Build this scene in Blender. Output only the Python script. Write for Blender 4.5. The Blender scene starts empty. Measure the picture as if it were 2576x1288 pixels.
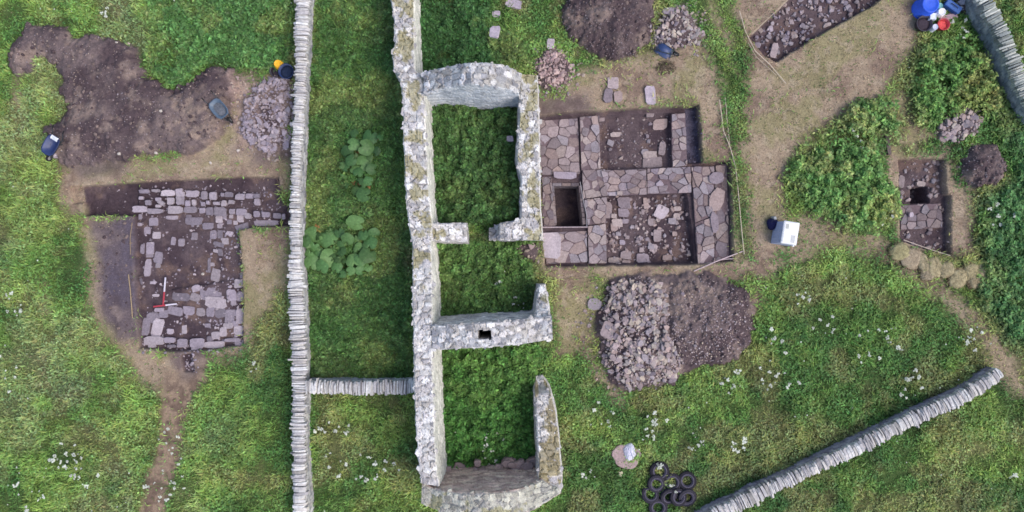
import bpy, math, random
import numpy as np

# ------------------------------------------------------------------ camera, sky, sun
scene = bpy.context.scene
COL = scene.collection
H = 34.0                       # height of the drone above the ground
PPM = 50.0                     # map scale: 50 map units per metre at ground level
MW, MH = 2576.0, 1288.0
cam_data = bpy.data.cameras.new("camera")
cam_data.sensor_fit = 'HORIZONTAL'
cam_data.angle = 2 * math.atan((MW / 2 / PPM) / H)
cam_data.clip_start = 0.5
cam_data.clip_end = 2000
cam = bpy.data.objects.new("camera", cam_data)
cam.location = (0, 0, H)
COL.objects.link(cam)
scene.camera = cam

SUN_EL, SUN_AZ = 52.0, 112.0    # degrees; azimuth measured from north (+y) towards east (+x)
world = bpy.data.worlds.new("World")
scene.world = world
world.use_nodes = True
wn, wl = world.node_tree.nodes, world.node_tree.links
wn.clear()
sky = wn.new('ShaderNodeTexSky')
sky.sky_type = 'NISHITA'
sky.sun_disc = False
sky.sun_elevation = math.radians(SUN_EL)
sky.sun_rotation = math.radians(SUN_AZ)
sky.air_density = 1.0
sky.dust_density = 3.0
sky.ozone_density = 1.0
bg = wn.new('ShaderNodeBackground')
bg.inputs['Strength'].default_value = 0.15
wo = wn.new('ShaderNodeOutputWorld')
wl.new(sky.outputs[0], bg.inputs[0])
wl.new(bg.outputs[0], wo.inputs[0])
sun_d = bpy.data.lights.new("sun", 'SUN')
sun_d.energy = 1.05
sun_d.angle = math.radians(40)
sun_d.color = (1.0, 0.965, 0.93)
sun = bpy.data.objects.new("sun", sun_d)
sun.rotation_euler = (math.radians(90 - SUN_EL), 0, math.radians(180 - SUN_AZ) )
COL.objects.link(sun)
sun.location = (20, 5, 30)
scene.view_settings.view_transform = 'Standard'
scene.view_settings.look = 'None'
scene.view_settings.exposure = 0.50
scene.view_settings.gamma = 1
scene.render.engine = 'CYCLES'
scene.cycles.max_bounces = 5
scene.cycles.diffuse_bounces = 3
scene.cycles.glossy_bounces = 2
scene.cycles.transmission_bounces = 2
scene.cycles.pixel_filter_type = 'BLACKMAN_HARRIS'
scene.cycles.filter_width = 1.6

RNG = np.random.default_rng(11)
random.seed(11)


# ------------------------------------------------------------------ small helpers
def W(u, v, z=0.0):
    """map point (seen at height z) -> world point"""
    k = (H - z) / H
    return np.array([(u - MW / 2) / PPM * k, (MH / 2 - v) / PPM * k, z])


def lin(r, g, b, k=1.0):
    def f(c):
        c /= 255.0
        return c / 12.92 if c <= 0.04045 else ((c + 0.055) / 1.055) ** 2.4
    return np.array([f(r), f(g), f(b)]) * k


def sstep(a, b, x):
    t = np.clip((x - a) / (b - a), 0, 1)
    return t * t * (3 - 2 * t)


def hash2(ix, iy, seed):
    h = (ix.astype(np.int64) * 374761393 + iy.astype(np.int64) * 668265263 + seed * 1442695041) & 0x7fffffff
    h = ((h ^ (h >> 13)) * 1274126177) & 0x7fffffff
    h = ((h ^ (h >> 16)) * 668265263) & 0x7fffffff
    return ((h ^ (h >> 15)) & 0xffffff) / float(0xffffff)


def vnoise(x, y, seed=0):
    xi, yi = np.floor(x), np.floor(y)
    fx, fy = x - xi, y - yi
    fx, fy = fx * fx * (3 - 2 * fx), fy * fy * (3 - 2 * fy)
    a = hash2(xi, yi, seed); b = hash2(xi + 1, yi, seed)
    c = hash2(xi, yi + 1, seed); d = hash2(xi + 1, yi + 1, seed)
    return (a * (1 - fx) + b * fx) * (1 - fy) + (c * (1 - fx) + d * fx) * fy


def fbm(x, y, f=1.0, o=4, seed=0):
    s, amp, tot = 0, 1.0, 0
    for i in range(o):
        s = s + amp * vnoise(x * f + 17.3 * i, y * f - 9.1 * i, seed + i * 31)
        tot += amp
        amp *= 0.55
        f *= 2.03
    return s / tot


def worley(x, y, seed=0, jit=0.85):
    """F1, F2 and a random id of the nearest cell"""
    xi, yi = np.floor(x), np.floor(y)
    f1 = np.full(np.shape(x), 9.0); f2 = f1.copy(); cid = np.zeros(np.shape(x))
    for dx in (-1, 0, 1):
        for dy in (-1, 0, 1):
            cx, cy = xi + dx, yi + dy
            px = cx + 0.5 + (hash2(cx, cy, seed) - 0.5) * jit
            py = cy + 0.5 + (hash2(cx, cy, seed + 7) - 0.5) * jit
            d = np.hypot(px - x, py - y)
            r = hash2(cx, cy, seed + 19)
            near = d < f1
            f2 = np.where(near, f1, np.minimum(f2, d))
            cid = np.where(near, r, cid)
            f1 = np.where(near, d, f1)
    return f1, f2, cid


def mix(a, b, t):
    t = np.asarray(t)[..., None]
    return a * (1 - t) + b * t


def tag(o, label=None, cat=None, group=None, kind=None):
    if label: o['label'] = label
    if cat: o['category'] = cat
    if group: o['group'] = group
    if kind: o['kind'] = kind
    return o


def empty(name, loc, rz=0.0):
    o = bpy.data.objects.new(name, None)
    o.location = loc
    o.rotation_euler = (0, 0, rz)
    o.empty_display_size = 0.3
    COL.objects.link(o)
    return o


def mesh_np(name, V, F, C=None, mat=None, parent=None, smooth=False):
    V = np.asarray(V, dtype=np.float32); F = np.asarray(F, dtype=np.int32)
    me = bpy.data.meshes.new(name)
    n, m, k = len(V), len(F), F.shape[1]
    me.vertices.add(n); me.vertices.foreach_set('co', V.ravel())
    me.loops.add(m * k); me.loops.foreach_set('vertex_index', F.ravel())
    me.polygons.add(m)
    me.polygons.foreach_set('loop_start', np.arange(0, m * k, k, dtype=np.int32))
    me.polygons.foreach_set('use_smooth', np.full(m, smooth, dtype=bool))
    if C is not None:
        at = me.attributes.new('Col', 'FLOAT_COLOR', 'POINT')
        cc = np.ones((n, 4), dtype=np.float32); cc[:, :3] = C
        at.data.foreach_set('color', cc.ravel())
    me.update(calc_edges=True)
    o = bpy.data.objects.new(name, me)
    if mat: me.materials.append(mat)
    COL.objects.link(o)
    if parent: o.parent = parent
    return o


def rotm(rx=0, ry=0, rz=0):
    cx, sx, cy, sy, cz, sz = math.cos(rx), math.sin(rx), math.cos(ry), math.sin(ry), math.cos(rz), math.sin(rz)
    X = np.array([[1, 0, 0], [0, cx, -sx], [0, sx, cx]])
    Y = np.array([[cy, 0, sy], [0, 1, 0], [-sy, 0, cy]])
    Z = np.array([[cz, -sz, 0], [sz, cz, 0], [0, 0, 1]])
    return Z @ Y @ X


class MB:
    """collects shapes that become ONE mesh object"""
    def __init__(s):
        s.v, s.f, s.c = [], [], []

    def add(s, V, F, col=(0.5, 0.5, 0.5)):
        b = len(s.v)
        s.v.extend([tuple(p) for p in V])
        s.f.extend([tuple(i + b for i in f) for f in F])
        s.c.extend([tuple(col)] * len(V))
        return s

    def box(s, c, size, rot=(0, 0, 0), col=(0.5, 0.5, 0.5), taper=1.0, bev=0.0):
        x, y, z = np.array(size) / 2
        R = rotm(*rot)
        if bev <= 0:
            P = np.array([(sx * x * (taper if sz > 0 else 1), sy * y * (taper if sz > 0 else 1), sz * z)
                          for sz in (-1, 1) for sx, sy in ((-1, -1), (1, -1), (1, 1), (-1, 1))])
            F = [(3, 2, 1, 0), (4, 5, 6, 7), (0, 1, 5, 4), (1, 2, 6, 5), (2, 3, 7, 6), (3, 0, 4, 7)]
            return s.add(P @ R.T + np.array(c), F, col)
        rings = []
        for zz, ins in ((-z, bev), (-z + bev, 0), (z - bev, 0), (z, bev)):
            t = taper if zz > 0 else 1
            a, b = x * t - ins, y * t - ins
            q = min(bev, a * 0.5, b * 0.5)
            rings.append([(-a + q, -b, zz), (a - q, -b, zz), (a, -b + q, zz), (a, b - q, zz),
                          (a - q, b, zz), (-a + q, b, zz), (-a, b - q, zz), (-a, -b + q, zz)])
        P = np.array([p for r in rings for p in r])
        F = [tuple(range(7, -1, -1)), tuple(range(24, 32))]
        for r in range(3):
            for k in range(8):
                F.append((r * 8 + k, r * 8 + (k + 1) % 8, r * 8 + 8 + (k + 1) % 8, r * 8 + 8 + k))
        return s.add(P @ R.T + np.array(c), F, col)

    def tube(s, pts, r, n=8, col=(0.5, 0.5, 0.5)):
        pts = [np.array(p, float) for p in pts]
        V, F = [], []
        for i, p in enumerate(pts):
            a = pts[max(0, i - 1)]; b = pts[min(len(pts) - 1, i + 1)]
            d = (b - a) / (np.linalg.norm(b - a) + 1e-9)
            u = np.cross(d, (0, 0, 1.0))
            if np.linalg.norm(u) < 1e-3: u = np.cross(d, (0, 1.0, 0))
            u /= np.linalg.norm(u); w = np.cross(u, d)
            rr = r[i] if isinstance(r, (list, tuple)) else r
            for k in range(n):
                t = 2 * math.pi * k / n
                V.append(p + rr * (math.cos(t) * u + math.sin(t) * w))
        for i in range(len(pts) - 1):
            for k in range(n):
                F.append((i * n + k, i * n + (k + 1) % n, i * n + n + (k + 1) % n, i * n + n + k))
        F.append(tuple(range(n)))
        F.append(tuple(reversed(range((len(pts) - 1) * n, len(pts) * n))))
        return s.add(V, F, col)

    def lathe(s, prof, n=24, c=(0, 0, 0), rot=(0, 0, 0), col=(0.5, 0.5, 0.5), closed=False, wob=0.0):
        R = rotm(*rot)
        V, F = [], []
        for (r, z) in prof:
            for k in range(n):
                t = 2 * math.pi * k / n
                q = r * (1 + wob * math.sin(3 * t + 1.3))
                V.append((q * math.cos(t), q * math.sin(t), z))
        m = len(prof)
        for i in range(m if closed else m - 1):
            j = (i + 1) % m
            for k in range(n):
                F.append((i * n + k, i * n + (k + 1) % n, j * n + (k + 1) % n, j * n + k))
        if not closed:
            if prof[0][0] > 1e-4: F.append(tuple(reversed(range(n))))
            if prof[-1][0] > 1e-4: F.append(tuple(range((m - 1) * n, m * n)))
        return s.add(np.array(V) @ R.T + np.array(c), F, col)

    def slab(s, poly, z0, z1, bev=0.03, col=(0.5, 0.5, 0.5), tilt=(0, 0), rng=random):
        """stone with polygonal outline poly (world xy, ccw)"""
        P = np.array(poly, float); n = len(P)
        c = P.mean(0)
        D = P - c; L = np.linalg.norm(D, axis=1, keepdims=True) + 1e-6
        inn = c + D * np.maximum(0.25, (L - bev) / L)
        mid = c + D * 1.0
        bot = c + D * 0.96
        def zz(Q, z): return z + (Q[:, 0] - c[0]) * tilt[0] + (Q[:, 1] - c[1]) * tilt[1]
        V = np.concatenate([np.c_[bot, np.full(n, z0)], np.c_[mid, zz(mid, z1 - bev * 0.8)],
                            np.c_[inn, zz(inn, z1) + np.array([rng.uniform(-.006, .006) for _ in range(n)])],
                            [[c[0], c[1], z1 + bev * 0.15]]])
        F = []
        for k in range(n):
            j = (k + 1) % n
            F += [(k, j, n + j, n + k), (n + k, n + j, 2 * n + j, 2 * n + k), (2 * n + k, 2 * n + j, 3 * n)]
        return s.add(V, F, col)

    def build(s, name, mat, parent=None, smooth=False):
        me = bpy.data.meshes.new(name)
        me.from_pydata(s.v, [], s.f)
        at = me.attributes.new('Col', 'FLOAT_COLOR', 'POINT')
        cc = np.ones((len(s.v), 4), dtype=np.float32)
        cc[:, :3] = np.array(s.c)
        at.data.foreach_set('color', cc.ravel())
        me.materials.append(mat)
        if smooth:
            me.polygons.foreach_set('use_smooth', np.full(len(me.polygons), True))
        me.update()
        o = bpy.data.objects.new(name, me)
        COL.objects.link(o)
        if parent: o.parent = parent
        return o


# ------------------------------------------------------------------ materials
def mat_attr(name, rough=0.9, scales=((30, 0.25),), bump=0.3, bscale=40, spec=0.2, transl=0.0):
    """colour from the mesh attribute, varied by noise at several scales"""
    m = bpy.data.materials.new(name); m.use_nodes = True
    N, L = m.node_tree.nodes, m.node_tree.links
    N.clear()
    out = N.new('ShaderNodeOutputMaterial')
    p = N.new('ShaderNodeBsdfPrincipled')
    p.inputs['Roughness'].default_value = rough
    p.inputs['Specular IOR Level'].default_value = spec
    a = N.new('ShaderNodeAttribute'); a.attribute_name = 'Col'
    geo = N.new('ShaderNodeNewGeometry')
    cur = a.outputs['Color']
    for sc, amt in scales:
        t = N.new('ShaderNodeTexNoise'); t.inputs['Scale'].default_value = sc
        t.inputs['Detail'].default_value = 4; t.inputs['Roughness'].default_value = 0.65
        L.new(geo.outputs['Position'], t.inputs['Vector'])
        r = N.new('ShaderNodeMapRange')
        r.inputs['From Min'].default_value = 0.3; r.inputs['From Max'].default_value = 0.7
        r.inputs['To Min'].default_value = 1 - amt; r.inputs['To Max'].default_value = 1 + amt
        L.new(t.outputs['Fac'], r.inputs['Value'])
        x = N.new('ShaderNodeMix'); x.data_type = 'RGBA'; x.blend_type = 'MULTIPLY'
        x.inputs['Factor'].default_value = 1
        L.new(cur, x.inputs['A']); L.new(r.outputs['Result'], x.inputs['B'])
        cur = x.outputs['Result']
    L.new(cur, p.inputs['Base Color'])
    if bump > 0:
        t = N.new('ShaderNodeTexNoise'); t.inputs['Scale'].default_value = bscale
        t.inputs['Detail'].default_value = 5
        L.new(geo.outputs['Position'], t.inputs['Vector'])
        b = N.new('ShaderNodeBump'); b.inputs['Strength'].default_value = bump
        b.inputs['Distance'].default_value = 0.02
        L.new(t.outputs['Fac'], b.inputs['Height']); L.new(b.outputs['Normal'], p.inputs['Normal'])
    if transl > 0:
        tr = N.new('ShaderNodeBsdfTranslucent'); L.new(cur, tr.inputs['Color'])
        ms = N.new('ShaderNodeMixShader'); ms.inputs['Fac'].default_value = transl
        L.new(p.outputs[0], ms.inputs[1]); L.new(tr.outputs[0], ms.inputs[2])
        L.new(ms.outputs[0], out.inputs['Surface'])
    else:
        L.new(p.outputs[0], out.inputs['Surface'])
    return m


M_GROUND = mat_attr('turf_and_soil', 0.95, ((2.2, 0.10), (8, 0.20), (22, 0.30)), 0.9, 22, 0.1)
M_ROCK = mat_attr('sandstone', 0.9, ((2.5, 0.10), (9, 0.20), (26, 0.20)), 0.6, 22, 0.15)
M_WALL = mat_attr('lichened_stone', 0.92, ((6, 0.12), (19, 0.24)), 0.5, 26, 0.12)
M_COPE = mat_attr('pale_lichened_coping', 0.92, ((8, 0.14), (30, 0.2)), 0.5, 30, 0.12)
M_LEAF = mat_attr('leaves', 0.6, ((3, 0.10),), 0.0, 10, 0.25, 0.22)
M_BIGLEAF = mat_attr('broad_leaves', 0.5, ((12, 0.18), (45, 0.1)), 0.3, 30, 0.3, 0.12)
M_FLOWER = mat_attr('white_petals', 0.7, ((20, 0.08),), 0.0, 10, 0.1, 0.2)
M_PLASTIC = mat_attr('scuffed_plastic', 0.5, ((9, 0.12), (45, 0.1)), 0.12, 60, 0.4)
M_METAL = mat_attr('worn_painted_metal', 0.45, ((12, 0.18), (60, 0.12)), 0.15, 60, 0.5)
M_RUBBER = mat_attr('dusty_rubber', 0.85, ((14, 0.25), (50, 0.15)), 0.2, 60, 0.2)
M_WOOD = mat_attr('weathered_timber', 0.85, ((10, 0.2), (40, 0.15)), 0.3, 50, 0.2)
M_CLOTH = mat_attr('woven_cloth', 0.9, ((14, 0.12),), 0.3, 90, 0.1)


# ------------------------------------------------------------------ the ground: zones drawn as outlines on the map
STEP = 0.055
gx_in = np.arange(-29.0, 29.0 + 1e-6, STEP)
gy_in = np.arange(-16.0, 16.0 + 1e-6, STEP)
far = np.array([1.5, 4, 9, 18, 35, 70, 140, 300])
GX = np.concatenate([gx_in[0] - far[::-1], gx_in, gx_in[-1] + far])
GY = np.concatenate([gy_in[0] - far[::-1], gy_in, gy_in[-1] + far])
NXG, NYG = len(GX), len(GY)
X, Y = np.meshgrid(GX, GY)          # rows = y


def to_xy(poly):
    return np.array([W(u, v)[:2] for u, v in poly])


def sdist(poly, margin=2.0, pts=None):
    """signed distance in metres (positive inside) of every ground node to a map outline"""
    P = to_xy(poly)
    if pts is None:
        i0, i1 = np.searchsorted(GX, [P[:, 0].min() - margin, P[:, 0].max() + margin])
        j0, j1 = np.searchsorted(GY, [P[:, 1].min() - margin, P[:, 1].max() + margin])
        x, y = X[j0:j1, i0:i1], Y[j0:j1, i0:i1]
    else:
        x, y = pts
    d = np.full(x.shape, 1e9); ins = np.zeros(x.shape, bool)
    for k in range(len(P)):
        a, b = P[k], P[(k + 1) % len(P)]
        e = b - a
        t = np.clip(((x - a[0]) * e[0] + (y - a[1]) * e[1]) / (e @ e + 1e-12), 0, 1)
        d = np.minimum(d, np.hypot(x - a[0] - t * e[0], y - a[1] - t * e[1]))
        if abs(e[1]) > 1e-9:
            c = ((a[1] > y) != (b[1] > y)) & (x < (b[0] - a[0]) * (y - a[1]) / e[1] + a[0])
            ins ^= c
    d = np.where(ins, d, -d)
    if pts is not None: return d
    full = np.full(X.shape, -99.0)
    full[j0:j1, i0:i1] = d
    return full


def zone(polys, soft=0.3, rag=0.0, f=1.2, seed=5, shift=0.0):
    m = np.zeros(X.shape)
    nz = (fbm(X, Y, f, 4, seed) - 0.5) * 2 * rag if rag else 0
    for p in polys:
        m = np.maximum(m, sstep(-soft, soft, sdist(p, 2.5) + nz + shift))
    return m


def ell(cx, cy, rx, ry, n=20, rot=0):
    return [(cx + rx * math.cos(t) * math.cos(rot) - ry * math.sin(t) * math.sin(rot),
             cy + rx * math.cos(t) * math.sin(rot) + ry * math.sin(t) * math.cos(rot))
            for t in [2 * math.pi * k / n for k in range(n)]]


STRAW = [
    # trampled camp area running down from the north edge
    [(1835, -60), (2330, -60), (2320, 60), (2275, 170), (2240, 250), (2150, 290), (2060, 340), (2000, 410), (1985, 480),
     (2010, 560), (1960, 660), (1890, 700), (1872, 560), (1862, 400), (1835, 320), (1880, 250), (1868, 130)],
    # north of the main trench
    [(1358, 300), (1352, 240), (1420, 235), (1470, 180), (1560, 150), (1660, 150), (1740, 70), (1790, 105), (1810, 240),
     (1850, 380), (1860, 640), (1835, 640), (1835, 410), (1760, 410), (1750, 270)],
    [(1850, 640), (1990, 640), (1930, 720), (1890, 800), (1880, 700), (1500, 700), (1420, 740), (1400, 900), (1460, 890), (1530, 950),
     (1570, 1010), (1540, 1010), (1500, 900), (1370, 690), (1370, 660)],
    [(1366, 655), (1850, 655), (1900, 640), (1905, 720), (1500, 705), (1490, 830), (1400, 905), (1385, 700)],
    [(1395, 690), (1505, 700), (1500, 900), (1545, 960), (1500, 960), (1440, 860)],
    [(2225, 245), (2290, 190), (2310, 290), (2350, 340), (2300, 390), (2250, 360), (2262, 310)],
    # ring round the small trench
    [(2225, 335), (2290, 385), (2390, 370), (2400, 450), (2450, 480), (2460, 590), (2440, 640), (2380, 650), (2262, 620), (2248, 520),
     (2200, 460)],
    # round the western trench
    [(170, 440), (260, 390), (460, 400), (590, 340), (740, 380), (740, 470), (600, 440), (330, 470), (200, 550), (160, 520), (150, 470)],
    [(205, 540), (345, 540), (345, 900), (300, 905), (240, 800), (215, 680)], [(640, 190), (738, 170), (738, 470), (600, 440), (590, 370)], [(150, 395), (420, 380), (600, 330), (745, 340), (745, 480), (150, 480)],
    [(560, 220), (640, 180), (650, 400), (480, 400)],
    [(600, 570), (738, 560), (738, 700), (690, 760), (630, 850), (602, 880)],
    [(225, 550), (345, 540), (250, 830), (420, 880), (605, 870), (560, 920), (480, 1000), (410, 1000), (330, 930), (270, 850), (235, 700)],
]
PATHS = [
    [(425, 950), (505, 950), (482, 1000), (464, 1080), (452, 1144), (428, 1210), (404, 1290), (392, 1340), (342, 1340), (356, 1290), (376, 1210), (397, 1144), (410, 1080), (416, 1000)],
]
WORN = [
    [(1990, 560), (2080, 530), (2180, 580), (2300, 660), (2420, 760), (2520, 870), (2576, 990), (2540, 960), (2470, 850), (2360, 740),
     (2240, 660), (2120, 610), (2000, 650)],
    [(1765, -20), (1795, -20), (1850, 120), (1865, 210), (1845, 190), (1810, 90)],
    [(95, 690), (130, 700), (145, 790), (120, 810), (100, 760)],
    [(1545, 960), (1580, 965), (1570, 1030), (1560, 1030)],
    [(470, 60), (490, 30), (500, 130), (470, 140)], [(30, 200), (60, 190), (55, 290), (35, 290)],
    [(1130, 950), (1350, 860), (1360, 885), (1200, 975), (1120, 1040)],
]
BARE = [   # bare trodden soil
    [(238, 560), (350, 540), (352, 850), (300, 850), (262, 790), (244, 680)],
    [(430, 860), (520, 870), (495, 945), (465, 945), (440, 910)],
    [(640, 380), (735, 360), (735, 400), (640, 410)], [(150, 400), (330, 390), (320, 440), (200, 440)],
    [(1480, 235), (1350, 250), (1355, 300), (1500, 290)],
    [(1690, 690), (1780, 680), (1760, 760), (1690, 770)],
]
SOIL_HEAPS = [  # outline, height, slope width
    ([(22, 140), (58, 92), (72, 55), (120, 62), (165, 68), (190, 92), (250, 82), (310, 105), (345, 118), (362, 160), (372, 188), (405, 200),
      (428, 228), (452, 215), (500, 186), (542, 166), (588, 175), (600, 225), (585, 262), (592, 310), (560, 345), (480, 388), (400, 388),
      (330, 402), (240, 412), (178, 420), (128, 395), (118, 320), (160, 285), (178, 265), (148, 225), (152, 180), (122, 152), (96, 148),
      (92, 172), (48, 192), (28, 168)], 0.55, 0.55),
    ([(1412, 60), (1418, 10), (1440, -60), (1640, -60), (1652, 20), (1645, 60), (1640, 110), (1600, 140), (1540, 155), (1480, 130),
      (1430, 95)], 1.1, 1.2),
    ([(2400, 420), (2415, 385), (2440, 362), (2480, 358), (2512, 378), (2528, 415), (2525, 450), (2500, 470), (2450, 475), (2415, 460)], 0.8, 0.8),
    ([(1670, 770), (1690, 715), (1760, 690), (1830, 715), (1880, 730), (1892, 790), (1892, 840), (1860, 895), (1800, 912), (1730, 915),
      (1680, 900), (1650, 860)], 0.40, 0.9),
    ([(1498, 830), (1505, 765), (1530, 705), (1600, 685), (1690, 690), (1770, 680), (1880, 720), (1900, 790), (1895, 850), (1860, 905), (1740, 925),
      (1690, 965), (1575, 985), (1535, 955), (1500, 900)], 0.45, 0.8),
]
STONE_HEAPS = [  # outline, height, width, (stones per m2, size range), key
    ([(1505, 830), (1512, 770), (1530, 715), (1590, 695), (1650, 700), (1680, 740), (1675, 800), (1690, 880), (1720, 905), (1690, 950),
      (1640, 965), (1575, 978), (1545, 950), (1510, 900), (1520, 880)], 0.35, 1.0, 'large'),
    ([(1640, 75), (1665, 30), (1720, 10), (1745, 40), (1765, 80), (1770, 95), (1745, 120), (1690, 128), (1636, 122)], 0.30, 0.6, 'soil mound'),
    ([(608, 280), (640, 215), (690, 190), (738, 180), (740, 370), (690, 385), (640, 368), (606, 335)], 0.35, 0.6, 'long wall'),
    ([(1340, 160), (1375, 115), (1420, 130), (1445, 165), (1440, 205), (1400, 235), (1355, 220)], 0.25, 0.5, 'gable'),
    ([(2350, 335), (2365, 300), (2400, 280), (2440, 270), (2465, 300), (2455, 340), (2410, 360), (2360, 350)], 0.30, 0.5, 'round mound'),
    ([(2380, -30), (2470, -40), (2475, 20), (2440, 45), (2395, 20)], 0.45, 0.5, 'tub'),
    ([(1292, 620), (1325, 600), (1360, 610), (1355, 660), (1310, 660)], 0.3, 0.4, 'doorway'),
]
# trenches: outline, floor level
MAIN = [(1352, 294), (1420, 284), (1500, 279), (1600, 272), (1757, 265), (1762, 330), (1769, 408), (1838, 404), (1842, 520), (1846, 656),
        (1760, 665), (1640, 668), (1500, 668), (1372, 671), (1362, 540), (1358, 400)]
WEST = [(205, 470), (345, 458), (480, 452), (600, 446), (700, 446), (706, 500), (736, 525), (736, 566), (660, 570), (596, 578), (606, 640),
        (610, 760), (610, 868), (520, 880), (440, 884), (350, 876), (340, 740), (334, 542), (215, 542)]
SMALL = [(2262, 402), (2320, 398), (2378, 401), (2382, 490), (2392, 492), (2392, 640), (2330, 625), (2268, 606)]
NORTH = [(1886, 92), (1920, 62), (1965, 20), (2020, -40), (2260, -40), (2200, 12), (2125, 52), (2040, 100), (1955, 155), (1925, 140)]
TRENCH = [
    (MAIN, -0.40),
    ([(1512, 290), (1600, 284), (1690, 282), (1692, 416), (1512, 424)], -0.62),
    ([(1526, 494), (1730, 484), (1742, 560), (1752, 660), (1528, 664), (1524, 560)], -0.80),
    ([(1729, 270), (1757, 266), (1767, 406), (1732, 408)], -0.62),
    ([(1388, 462), (1462, 462), (1472, 568), (1396, 568)], -1.9),
    (WEST, -0.32),
    ([(210, 468), (340, 462), (338, 540), (214, 540)], -0.45),
    ([(400, 585), (520, 570), (600, 590), (606, 700), (420, 730)], -0.45),
    ([(175, 470), (215, 468), (216, 510), (185, 512)], -0.2),
    (SMALL, -0.45),
    ([(2304, 470), (2345, 468), (2348, 506), (2306, 508)], -1.5),
    (NORTH, -0.40),
    ([(455, 895), (482, 890), (486, 935), (462, 935)], -0.25),
]
NETTLES = [   # outline, height, (dark..pale), density
    ([(1072, 240), (1308, 240), (1305, 560), (1085, 575)], 0.95, 0, 1.0),
    ([(1085, 600), (1350, 600), (1350, 830), (1090, 830)], 0.75, 1, 1.0),
    ([(1105, 870), (1360, 860), (1350, 1195), (1115, 1195)], 0.75, 2, 1.0),
    ([(1040, -60), (1260, -60), (1230, 60), (1320, 120), (1340, 170), (1180, 170), (1045, 200)], 0.6, 3, 1.0),
    ([(385, -60), (740, -60), (738, 170), (640, 175), (540, 160), (430, 215), (380, 180), (370, 120)], 0.4, 4, 0.8),
    ([(1980, 440), (2010, 380), (2090, 300), (2170, 248), (2235, 258), (2262, 310), (2250, 350), (2212, 335), (2190, 400), (2240, 470),
      (2255, 540), (2190, 585), (2090, 570), (2020, 520)], 0.9, 5, 1.0),
    ([(2292, 210), (2318, 120), (2400, 80), (2450, 100), (2520, 260), (2470, 290), (2370, 300), (2345, 325), (2308, 300)], 0.9, 6, 1.0),
    ([(2470, 290), (2530, 260), (2640, 300), (2640, 900), (2540, 860), (2460, 760), (2460, 600), (2470, 490), (2540, 460), (2540, 390)], 0.7, 7, 0.9),
    ([(772, 20), (1010, -40), (1035, 950), (772, 950)], 0.40, 8, 0.95),
]
NET_PAL = [lin(60, 88, 48), lin(70, 98, 52), lin(60, 98, 46), lin(52, 84, 46), lin(70, 104, 58), lin(86, 120, 66), lin(84, 118, 62), lin(70, 104, 62),
           lin(58, 92, 48)]

print("ground zones")
m_straw = zone(STRAW, 0.55, 0.45, 0.8, 3)
m_path = zone(PATHS, 0.26, 0.25, 0.9, 8, shift=0.16)
m_worn = np.maximum(zone(WORN[1:], 0.35, 0.3, 1.0, 9) * 0.65, zone(WORN[:1], 0.5, 0.35, 1.0, 9, shift=0.28) * 0.85)
m_bare = zone(BARE, 0.4, 0.4, 0.9, 10)
z_g = (fbm(X, Y, 0.12, 3, 40) - 0.5) * 0.25 + (fbm(X, Y, 1.2, 3, 41) - 0.5) * 0.10
z_g = z_g * (1 - 0.6 * np.maximum(m_straw, m_path))
m_soil = np.zeros(X.shape); m_stone = np.zeros(X.shape)
lump = fbm(X, Y, 1.1, 4, 50) + 0.35 * (fbm(X, Y, 4.5, 3, 53) - 0.5)
for poly, hh, wd in SOIL_HEAPS:
    d = sdist(poly) + (fbm(X, Y, 1.6, 4, 51) - 0.5) * 0.6 + (fbm(X, Y, 6, 2, 54) - 0.5) * 0.30
    m = sstep(-0.06, 0.12, d)
    m_soil = np.maximum(m_soil, m)
    z_g = z_g + m * hh * (1 - np.exp(-np.maximum(d, 0) / wd * 1.6)) * (0.65 + 0.7 * lump)
for poly, hh, wd, key in STONE_HEAPS:
    d = sdist(poly) + (fbm(X, Y, 1.8, 3, 52) - 0.5) * 0.4
    m = sstep(-0.15, 0.25, d)
    m_stone = np.maximum(m_stone, m)
    z_g = z_g + m * hh * (1 - np.exp(-np.maximum(d, 0) / wd * 1.6)) * (0.8 + 0.4 * lump)
m_tr = np.zeros(X.shape)
rough = (fbm(X, Y, 2.5, 4, 60) - 0.5) * 0.14
for poly, lev in TRENCH:
    d = sdist(poly) + (fbm(X, Y, 2.2, 3, 61) - 0.5) * 0.08
    m = sstep(-0.05, 0.04, d)
    z_g = z_g * (1 - m) + (lev + rough) * m
    if poly is not TRENCH[8][0]: m_tr = np.maximum(m_tr, m)

# turf colour of the field
f1 = fbm(X, Y, 0.22, 4, 70); f2 = fbm(X, Y, 0.8, 4, 71); f3 = fbm(X, Y, 3.0, 3, 72)
grass = mix(np.broadcast_to(lin(80, 110, 60), X.shape + (3,)), lin(114, 136, 76), sstep(0.40, 0.62, f1 * 0.5 + f2 * 0.5))
grass = mix(grass, lin(62, 92, 52), sstep(0.52, 0.68, fbm(X, Y, 0.5, 4, 73)) * 0.8)
grass = mix(grass, lin(146, 136, 100), sstep(0.50, 0.64, fbm(X, Y, 0.55, 4, 74)) * 0.42)
west = sstep(-12, -17, X)
grass = mix(grass, lin(116, 142, 78), west * 0.55 * sstep(0.3, 0.6, f2))
grass = mix(grass, lin(128, 132, 100), west * 0.5 * sstep(0.5, 0.68, fbm(X, Y, 0.45, 4, 75)))
veg_h = 0.10 + 0.14 * sstep(0.35, 0.65, f2)
veg_leaf = np.zeros(X.shape); veg_d = np.ones(X.shape)
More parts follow.
